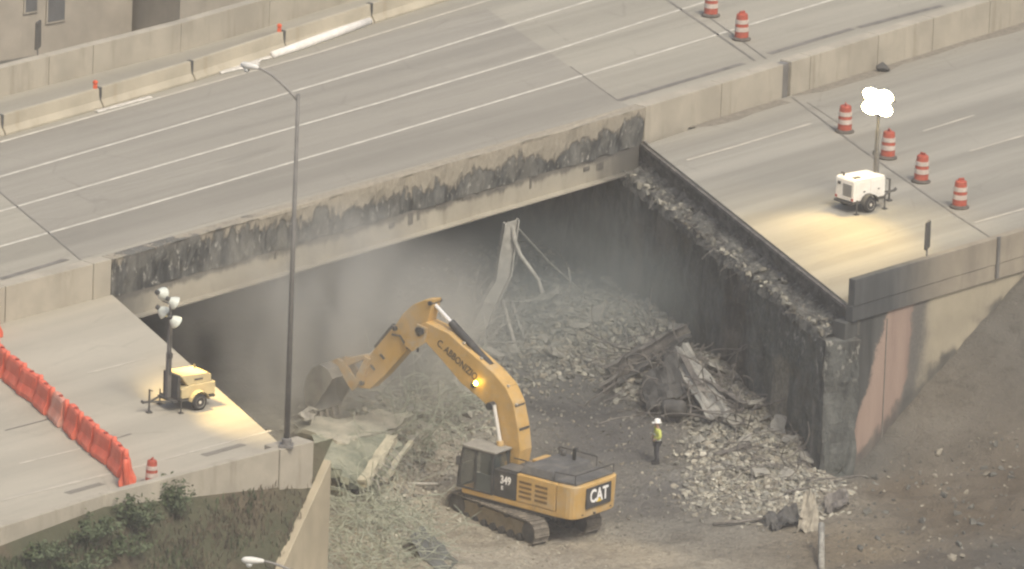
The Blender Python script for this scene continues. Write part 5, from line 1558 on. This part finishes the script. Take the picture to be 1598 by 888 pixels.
# fallen concrete beam with ribs
a0, a1 = P(565, 752, 2.2), P(612, 680, 3.1)
d = (a1 - a0); q = d.to_track_quat('X', 'Z').to_matrix(); L0 = d.length
t = thing('fallen_beam', 'pale tilted concrete strip with bared ribs leaning on the rubble left of the excavator', 'beam', a0)
bt = mat_basic('beam_tan', (.36, .335, .25), .95, .3, 3, bump=.3, dirt=.6, dirtcol=(.2, .2, .155))
mb = MB(); mb.poly_prism([q @ Vector(v) for v in ((0, -.17, -.3), (L0, -.2, -.26), (L0, .2, -.26), (0, .17, -.3))], [q @ Vector(v) for v in ((0, -.17, .08), (L0, -.22, .08), (L0, .22, .08), (0, .17, .08))]); roughen(mb.build('strip', bt, t), .13, 10, 1.6)
for k in range(7):
    mb = MB(); c_ = q @ Vector((.5 + k * (L0 - .8) / 7, -.2, -.1))
    mb.tube([c_, c_ + q @ Vector((random.uniform(-.1, .1), -.25, -.1)), c_ + q @ Vector((random.uniform(-.3, .3), -.45, -.35))], .028, 5); mb.build('rib', M['dusty_steel'], t)
a0, a1 = P(598, 752, 1.6), P(640, 690, 2.5)
d = (a1 - a0); q = d.to_track_quat('X', 'Z').to_matrix(); L0 = d.length
mb = MB(); mb.box(q @ Vector((L0 / 2, 0, 0)), (L0, .22, .12), q)
o = roughen(mb.build('fallen_strip', bt), .1, 8, 1.6); o.location = a0
tag(o, 'thin dusty concrete strip leaning just right of the ribbed one, left of the excavator', 'strip')

# tangles of wire and bars
n = NT('tangle_steel'); a = n.noise(2, 4)
TAN = n.out(n.mix(n.mapr(a, .35, .65), (.20, .22, .165), (.36, .375, .30)), .9, 0, .15)
def tangle(name, label, pts, nw, rad, length, up, r0=.02, mat=None, seed=1):
    r = random.Random(seed)
    mb = MB()
    xs_ = [p[0] for p in pts]; ys_ = [p[1] for p in pts]
    k = 0
    while k < nw:
        px, py = r.uniform(min(xs_), max(xs_)), r.uniform(min(ys_), max(ys_))
        if not in_poly(px, py, pts): continue
        k += 1
        p = gp(px, py) + Vector((0, 0, r.uniform(0, .5)))
        d = Vector((r.gauss(0, 1), r.gauss(0, 1), r.uniform(.0, .9) * up)).normalized()
        ax_ = Vector((r.gauss(0, 1), r.gauss(0, 1), r.gauss(0, .7))).normalized()
        tw = r.gauss(0, 1) * rad
        L1 = length * r.uniform(.4, 1.4); P_ = [p]
        for s in range(14):
            d = (Matrix.Rotation(tw / 14 * 2.2, 3, ax_) @ d + Vector((r.gauss(0, .1), r.gauss(0, .1), r.gauss(0, .1) - .03))).normalized()
            nx_ = P_[-1] + d * L1 / 14
            g_ = float(hgt_v([nx_.x], [nx_.y])[0]) + .03
            nx_.z = max(nx_.z, g_)
            P_.append(nx_)
        mb.tube(P_, r0 * r.uniform(.7, 1.4), 4)
    return tag(mb.build(name, mat or TAN), label, 'rebar')
tangle('rebar_tangle', 'pale green tangle of wire below the broken slab, left of the excavator boom', [(600, 640), (700, 575), (760, 590), (720, 680), (640, 740), (600, 740)], 260, 1.4, 2.6, .8, .013, seed=3)
tangle('rebar_tangle', 'dusty green tangle of wire at the bottom edge beside the wing wall', [(522, 780), (600, 765), (665, 815), (690, 900), (520, 910)], 430, 1.7, 2.3, .7, .013, seed=5)
tangle('rebar_tangle', 'grey tangle of bars behind the raised boom, below the bent girder', [(690, 520), (780, 480), (850, 500), (800, 560), (700, 570)], 130, .9, 2.4, .5, .017, mat=M['dusty_steel'], seed=8)
tangle('rebar_tangle', 'dark tangle of bars over the burnt heap behind the worker', [(940, 570), (1060, 530), (1160, 620), (1180, 680), (1010, 660)], 240, 1.0, 2.4, .6, .024, mat=M['rust'], seed=9)
tangle('rebar_tangle', 'scattered bent bars on the pale rubble before the abutment corner', [(1100, 700), (1250, 670), (1300, 760), (1150, 800)], 70, .5, 2.0, .4, .02, mat=M['rust'], seed=10)

# bent steel girder standing in the gap
def PYat(px, py, y):
    d = fwd * FPX + RT * (px - IW / 2) - UP * (py - IH / 2)
    return CAMP + d * ((y - CAMP.y) / d.y)
g0 = gp(742, 530); Y0 = g0.y
path = [(738, 536, 0, 17), (752, 498, .3, 15), (770, 460, .6, 14), (785, 432, .8, 12), (790, 395, 1.0, 12), (798, 345, 1.2, 11)]
t = thing('bent_girder', 'tall twisted steel girder bent like a knee, standing in the rubble under the bridge', 'girder', g0)
mbw, mbf = MB(), MB()
C_ = [PYat(a, b, Y0 + c) - g0 for a, b, c, _ in path]
Ws = [w / 37.4 for *_, w in path]
side_v = Vector((1, .35, .25)).normalized(); thin = Vector((-.3, 1, 0)).normalized() * .02; fl = Vector((-.3, 1, 0)).normalized() * .2
for i in range(len(C_) - 1):
    a, b = C_[i], C_[i + 1]
    wa, wb_ = side_v * Ws[i], side_v * Ws[i + 1]
    mbw.poly_prism([a - wa - thin, b - wb_ - thin, b + wb_ - thin, a + wa - thin], [a - wa + thin, b - wb_ + thin, b + wb_ + thin, a + wa + thin])
    for s in (-1, 1):
        e = side_v * .03
        mbf.poly_prism([a + wa * s - fl - e, b + wb_ * s - fl - e, b + wb_ * s + fl - e, a + wa * s + fl - e], [a + wa * s - fl + e, b + wb_ * s - fl + e, b + wb_ * s + fl + e, a + wa * s + fl + e])
mbw.build('web', M['dusty_steel'], t); mbf.build('flange', M['dusty_steel'], t)
mb = MB(); mb.tube([PYat(a, b, Y0 + c) - g0 for a, b, c in ((800, 352, 1.2), (803, 375, 1.0), (812, 398, .8), (828, 420, .5), (840, 437, .4), (846, 458, .3))], [.1, .1, .09, .09, .08, .1], 8); mb.build('torn_flange', M['dusty_steel'], t)
p0, p1 = PYat(806, 354, Y0 + 1.2), gp(912, 462)
tag(MB().tube([p0, p0.lerp(p1, .5) + Vector((0, 0, -.12)), p1], .04, 6).build('steel_cable', M['dusty_steel']), 'thin steel cable slanting down right from the top of the bent girder', 'cable')

def rod(name, a, b, r, mat, label, cat, za=.15, zb=.15, n_=8):
    p, q = gp(*a) + Vector((0, 0, za)), gp(*b) + Vector((0, 0, zb))
    return tag(MB().tube([p, p.lerp(q, .5) + Vector((0, 0, -.03)), q], r, n_).build(name, mat, smooth=True), label, cat)
rod('pipe', (783, 502), (802, 545), .09, M['pale_steel'], 'pale pipe stub lying right of the bent girder, the left of two', 'pipe', .9, .3)
rod('pipe', (797, 500), (818, 538), .08, M['dusty_steel'], 'greyer pipe stub lying right of the bent girder, the right of two', 'pipe', .8, .25)
rod('steel_bar', (775, 494), (850, 492), .06, M['dusty_steel'], 'long grey bar lying level above the two pipe stubs', 'bar', .6, .7)
rod('pipe', (560, 764), (682, 765), .065, M['pale_steel'], 'long thin pale pipe lying level left of the excavator tracks', 'pipe', .35, .25)
rod('steel_bar', (1225, 776), (1335, 756), .05, M['rust'], 'long dark bar across the rubble at the foot of the abutment corner', 'bar', .2, .35)
rod('steel_bar', (1115, 716), (1172, 700), .1, M['rust'], 'short thick dark bar on the pale rubble right of the worker', 'bar', .15, .2)
rod('steel_bar', (1113, 822), (1200, 815), .06, M['rust'], 'thin dark bar lying just left of the dark sheet by the pale torn one', 'bar', .1, .2)
rod('post', (1282, 892), (1280, 856), .13, M['chunk'], 'short pale post standing at the bottom edge', 'post', .1, 1.0)
M['dusty_wood'] = mat_basic('dusty_wood', (.30, .27, .21), .9, .3, 4)
def sheet(name, label, cat, pts, lift, mat, seed):
    """crumpled metal sheet lying on the heap"""
    r = random.Random(seed)
    q = [gp(a, b) for a, b in pts]
    nu, nv = 12, 7
    V, Fc = [], []
    for s in (0, 1):
        for j in range(nv + 1):
            for i in range(nu + 1):
                u, v = i / nu, j / nv
                p = q[0].lerp(q[1], u).lerp(q[3].lerp(q[2], u), v)
                z = lift[0] * (1 - u) * (1 - v) + lift[1] * u * (1 - v) + lift[2] * u * v + lift[3] * (1 - u) * v
                w = noise.noise(Vector((u * 3 + seed, v * 3, 0))) * .35 + noise.noise(Vector((u * 8, v * 8, seed))) * .12
                V.append((p.x, p.y, p.z + z + w - .05 * s))
    o = (nu + 1) * (nv + 1)
    for j in range(nv):
        for i in range(nu):
            k = j * (nu + 1) + i
            Fc.append((k, k + 1, k + nu + 2, k + nu + 1)); Fc.append((o + k, o + k + nu + 1, o + k + nu + 2, o + k + 1))
    rim = [i for i in range(nu + 1)] + [j * (nu + 1) + nu for j in range(1, nv + 1)] + [nv * (nu + 1) + i for i in range(nu - 1, -1, -1)] + [j * (nu + 1) for j in range(nv - 1, 0, -1)]
    for a, b in zip(rim, rim[1:] + rim[:1]): Fc.append((a, o + a, o + b, b))
    me = bpy.data.meshes.new(name); me.from_pydata(V, [], Fc)
    return tag(link_mesh(name, me, mat), label, cat)
sheet('scrap_sheet', 'dark crumpled sheet lying in the rubble just left of the pale torn sheet', 'wreckage', [(1190, 818), (1240, 808), (1252, 824), (1205, 832)], (.3, .6, .4, .15), M['dark_steel'], 11)
sheet('torn_sheet', 'pale torn sheet hanging over a stump beside a dark crumpled sheet, bottom right', 'sheet', [(1243, 831), (1280, 830), (1270, 815), (1254, 815)], (0, .05, 1.25, 1.3), M['dusty_wood'], 21)
# burnt wreckage behind the worker
sheet('scrap_sheet', 'long charred panel sloping down to the right of the worker, over the burnt heap', 'wreckage', [(1040, 585), (1075, 575), (1150, 660), (1100, 668)], (1.2, 1.0, .3, .5), M['dusty_steel'], 1)
sheet('scrap_sheet', 'dark crumpled panel at the top of the burnt heap, left end', 'wreckage', [(945, 590), (1060, 548), (1078, 562), (965, 610)], (.4, 1.1, 1.0, .3), M['dark_steel'], 2)
sheet('scrap_sheet', 'charred crumpled panel above the round tank in the burnt heap', 'wreckage', [(1000, 620), (1050, 590), (1070, 640), (1010, 655)], (.7, 1.5, .9, .3), M['dark_steel'], 3)
sheet('scrap_sheet', 'dark folded scrap lying on the dirt just right of the pale torn sheet', 'wreckage', [(1285, 790), (1320, 780), (1325, 795), (1290, 805)], (.3, .5, .3, .2), M['rust'], 5)
sheet('tarpaulin', 'dark grey crumpled tarpaulin on the ground at the bottom left of the excavator', 'tarpaulin', [(632, 862), (660, 845), (715, 880), (690, 900)], (.5, .6, .1, .1), mat_basic('tarp_dark', (.10, .105, .098), .7, .3, 3), 6)
p = gp(1051, 656)
mb = MB(); mb.lathe([(.05, -.5), (.3, -.47), (.38, -.3), (.38, .3), (.3, .47), (.05, .5)], 18, Matrix.Translation(p + Vector((0, -.2, .55))) @ Matrix.Rotation(R(70), 4, 'Z') @ Matrix.Rotation(R(85), 4, 'X'))
tag(mb.build('burnt_tank', M['dark_steel'], smooth=True), 'round charred tank in the burnt heap just behind the worker', 'tank')
for k, (a, b, za, zb, lab) in enumerate([((948, 600), (1072, 556), .6, 1.2, 'long charred beam along the top of the burnt heap, rising to the right'), ((1062, 606), (1104, 652), 1.2, .3, 'charred beam sloping down right over the burnt heap'),
                                          ((1090, 628), (1160, 648), .9, .35, 'charred beam lowest on the right flank of the burnt heap'), ((940, 615), (985, 590), .2, .5, 'short charred beam at the left foot of the burnt heap')]):
    p, q = gp(*a) + Vector((0, 0, za)), gp(*b) + Vector((0, 0, zb))
    d = q - p; m3 = d.to_track_quat('X', 'Z').to_matrix(); L1 = d.length
    mb = MB(); c = (p + q) / 2
    mb.box(c, (L1, .03, .4), m3); mb.box(c + m3 @ Vector((0, 0, .2)), (L1, .3, .04), m3); mb.box(c - m3 @ Vector((0, 0, .2)), (L1, .3, .04), m3)
    tag(roughen(mb.build('charred_beam', M['rust']), .12, 8, 1.1), lab, 'beam', 'charred beams in the burnt heap')

# ------------------------------------------------------------------ WEEDS
def leaf_mat(name, a, b):
    n = NT(name); w = n.noise(1.5, 4)
    return n.out(n.mix(n.mapr(w, .35, .65), a, b), .85, 0, .2)
LEAF = leaf_mat('weed_leaf', (.062, .082, .035), (.112, .138, .078))
STRAW = leaf_mat('dry_grass_blade', (.085, .071, .047), (.145, .12, .082))
GREENB = leaf_mat('green_blade', (.062, .078, .042), (.105, .125, .068))
def blades(name, label, npts, mat, hmin, hmax, sel, per=1, wd=.03):
    V, Fc = [], []
    r = random.Random(len(name))
    k = 0; tries = 0
    while k < npts and tries < npts * 20:
        tries += 1
        t_, s = r.random(), r.uniform(.1, 17)
        if not sel(t_, s, r): continue
        k += 1
        p = bank_pt(t_, s)
        for _ in range(per):
            a = r.uniform(0, 6.28); h = r.uniform(hmin, hmax)
            dx, dy = math.cos(a) * wd, math.sin(a) * wd
            lx, ly = r.gauss(0, .3) * h, r.gauss(0, .3) * h
            ox, oy = r.gauss(0, .08), r.gauss(0, .08)
            b = len(V)
            V += [(p.x + ox - dx, p.y + oy - dy, p.z - .03), (p.x + ox + dx, p.y + oy + dy, p.z - .03), (p.x + ox + lx * .5 + dx * .7, p.y + oy + ly * .5 + dy * .7, p.z + h * .6), (p.x + ox + lx * .5 - dx * .7, p.y + oy + ly * .5 - dy * .7, p.z + h * .6), (p.x + ox + lx, p.y + oy + ly, p.z + h)]
            Fc += [(b, b + 1, b + 2, b + 3), (b + 3, b + 2, b + 4)]
    me = bpy.data.meshes.new(name); me.from_pydata(V, [], Fc)
    return tag(link_mesh(name, me, mat), label, None, None, 'stuff')
def clump(t_, s): return noise.noise(Vector((t_ * 9, s * .45, 7)))
blades('dry_grass', 'dry brown grass covering the bank below the left parapet', 24000, STRAW, .1, .28, lambda t_, s, r: r.random() < .55 + clump(t_, s) , 2)
blades('green_ground_cover', 'patchy green weeds growing low on the left part of the bank', 26000, GREENB, .12, .36, lambda t_, s, r: r.random() < (1.05 - t_ * 1.15) + .9 * clump(t_ + 3, s) - (.1 if s > 3 else 0), 2, .035)
def weed(label, base, n_l, rx, h, seed, group='bushy weeds on the left bank', name='weed_bush'):
    r = random.Random(seed)
    t = thing(name, label, 'weed', base, 0, group)
    V, Fc = [], []; st = MB()
    for sidx in range(max(4, n_l // 45)):
        a = r.uniform(0, 6.28); rr = rx * r.random() ** .6
        top = Vector((math.cos(a) * rr, math.sin(a) * rr, h * r.uniform(.5, 1) * (1 - .35 * rr / rx)))
        b0 = Vector((top.x * .25, top.y * .25, -.1))
        md = b0.lerp(top, .55) + Vector((r.gauss(0, .08), r.gauss(0, .08), 0))
        st.tube([b0, md, top], [.022, .015, .008], 5)
        for k in range(45):
            f = r.uniform(.15, 1.02)
            c = (b0.lerp(md, f / .55) if f < .55 else md.lerp(top, (f - .55) / .45)) + Vector((r.gauss(0, .11), r.gauss(0, .11), r.gauss(0, .07)))
            u = Vector((r.gauss(0, 1), r.gauss(0, 1), r.gauss(0, .5))).normalized() * r.uniform(.06, .14)
            w = u.cross(Vector((r.gauss(0, 1), r.gauss(0, 1), 1))).normalized() * r.uniform(.025, .055)
            b = len(V)
            V += [(c - u)[:], (c + w)[:], (c + u)[:], (c - w)[:]]; Fc.append((b, b + 1, b + 2, b + 3))
    st.build('stem', LEAF, t)
    me = bpy.data.meshes.new('foliage'); me.from_pydata(V, [], Fc); link_mesh('foliage', me, LEAF, t)
    return t
def bank_px(px, py):
    best = None
    for i in range(81):
        for j in range(50):
            q = bank_pt(i / 80, j * .34)
            u = q - CAMP; dd_ = u.dot(fwd)
            x, y = IW / 2 + FPX * u.dot(RT) / dd_, IH / 2 - FPX * u.dot(UP) / dd_
            e_ = (x - px) ** 2 + (y - py) ** 2
            if best is None or e_ < best[0]: best = (e_, q)
    return best[1]
for k, (px, py, n_l, rx, h, lab) in enumerate([
    (212, 808, 900, 1.0, 1.7, 'largest leafy green weed bush on the bank, against the left parapet'), (262, 786, 500, .6, 1.9, 'slim green weed reaching over the left parapet, right of the largest bush'),
    (140, 836, 700, 1.0, 1.1, 'low green weed bush left of the largest bush on the bank'), (60, 862, 600, .9, .9, 'dull green weed bush nearest the bottom left corner of the bank'),
    (190, 862, 800, 1.2, 1.0, 'broad green weed bush at the bottom edge under the largest bush'), (110, 885, 600, 1.0, .9, 'dark green weed bush cut by the bottom edge')]):
    weed(lab, bank_px(px, py), int(n_l * 1.6), rx * 1.4, h * .8, 40 + k)
p = P(264, 748, H + .1)
weed('thin green sapling sprouting above the left parapet beside the small drum', Vector((p.x, p.y, H - .3)), 130, .3, .95, 77, None, 'sapling')

# ------------------------------------------------------------------ DUST AND HAZE
def volume_box(name, lo, hi, density, col, label, noisy=None, rz=0.0, aniso=.2):
    c = (Vector(lo) + Vector(hi)) / 2; s = Vector(hi) - Vector(lo)
    mb = MB(); mb.box((0, 0, 0), s)
    m = bpy.data.materials.new(name + '_air'); m.use_nodes = True
    t = m.node_tree
    for nd in list(t.nodes): t.nodes.remove(nd)
    o = t.nodes.new('ShaderNodeOutputMaterial'); v = t.nodes.new('ShaderNodeVolumePrincipled')
    v.inputs['Color'].default_value = (*col, 1); v.inputs['Density'].default_value = density; v.inputs['Anisotropy'].default_value = aniso
    t.links.new(v.outputs[0], o.inputs['Volume'])
    if noisy:
        tc = t.nodes.new('ShaderNodeTexCoord')
        mp = t.nodes.new('ShaderNodeMapping'); mp.inputs['Scale'].default_value = noisy['scale']
        t.links.new(tc.outputs['Object'], mp.inputs[0])
        ns = t.nodes.new('ShaderNodeTexNoise'); ns.inputs['Scale'].default_value = 1; ns.inputs['Detail'].default_value = 3; ns.inputs['Distortion'].default_value = .6
        t.links.new(mp.outputs[0], ns.inputs['Vector'])
        mr = t.nodes.new('ShaderNodeMapRange'); mr.interpolation_type = 'SMOOTHSTEP'
        mr.inputs['From Min'].default_value = noisy['lo']; mr.inputs['From Max'].default_value = noisy['hi']; mr.inputs['To Max'].default_value = density
        t.links.new(ns.outputs['Fac'], mr.inputs['Value'])
        # fades towards the sides of the box
        gr = t.nodes.new('ShaderNodeMapping'); gr.inputs['Scale'].default_value = (2 / s.x, 2 / s.y, 2 / s.z)
        t.links.new(tc.outputs['Object'], gr.inputs[0])
        ln = t.nodes.new('ShaderNodeVectorMath'); ln.operation = 'LENGTH'; t.links.new(gr.outputs[0], ln.inputs[0])
        fd = t.nodes.new('ShaderNodeMapRange'); fd.interpolation_type = 'SMOOTHSTEP'
        fd.inputs['From Min'].default_value = 1.0; fd.inputs['From Max'].default_value = .25
        t.links.new(ln.outputs['Value'], fd.inputs['Value'])
        mu = t.nodes.new('ShaderNodeMath'); mu.operation = 'MULTIPLY'
        t.links.new(mr.outputs[0], mu.inputs[0]); t.links.new(fd.outputs[0], mu.inputs[1])
        t.links.new(mu.outputs[0], v.inputs['Density'])
    ob = mb.build(name, m)
    ob.location = c; ob.rotation_euler = (0, 0, rz)
    return tag(ob, label, None, None, 'stuff')
volume_box('haze', (-4300, -640, -3), (4300, 6300, 150), .0003, (.95, .90, .82), 'thin pale haze in the air over the whole site')
volume_box('dust_cloud', (-15, -26, .2), (1.5, -6, 11), .4, (.86, .83, .74), 'pale dust drifting around the raised bucket', dict(scale=(.34, .3, .2), lo=.36, hi=.72))
volume_box('smoke', (-19, -16, .1), (17, 15, 7.0), .10, (.60, .66, .65), 'thin grey smoke hanging in the dark underpass', dict(scale=(.12, .12, .2), lo=.2, hi=.7), R(51))
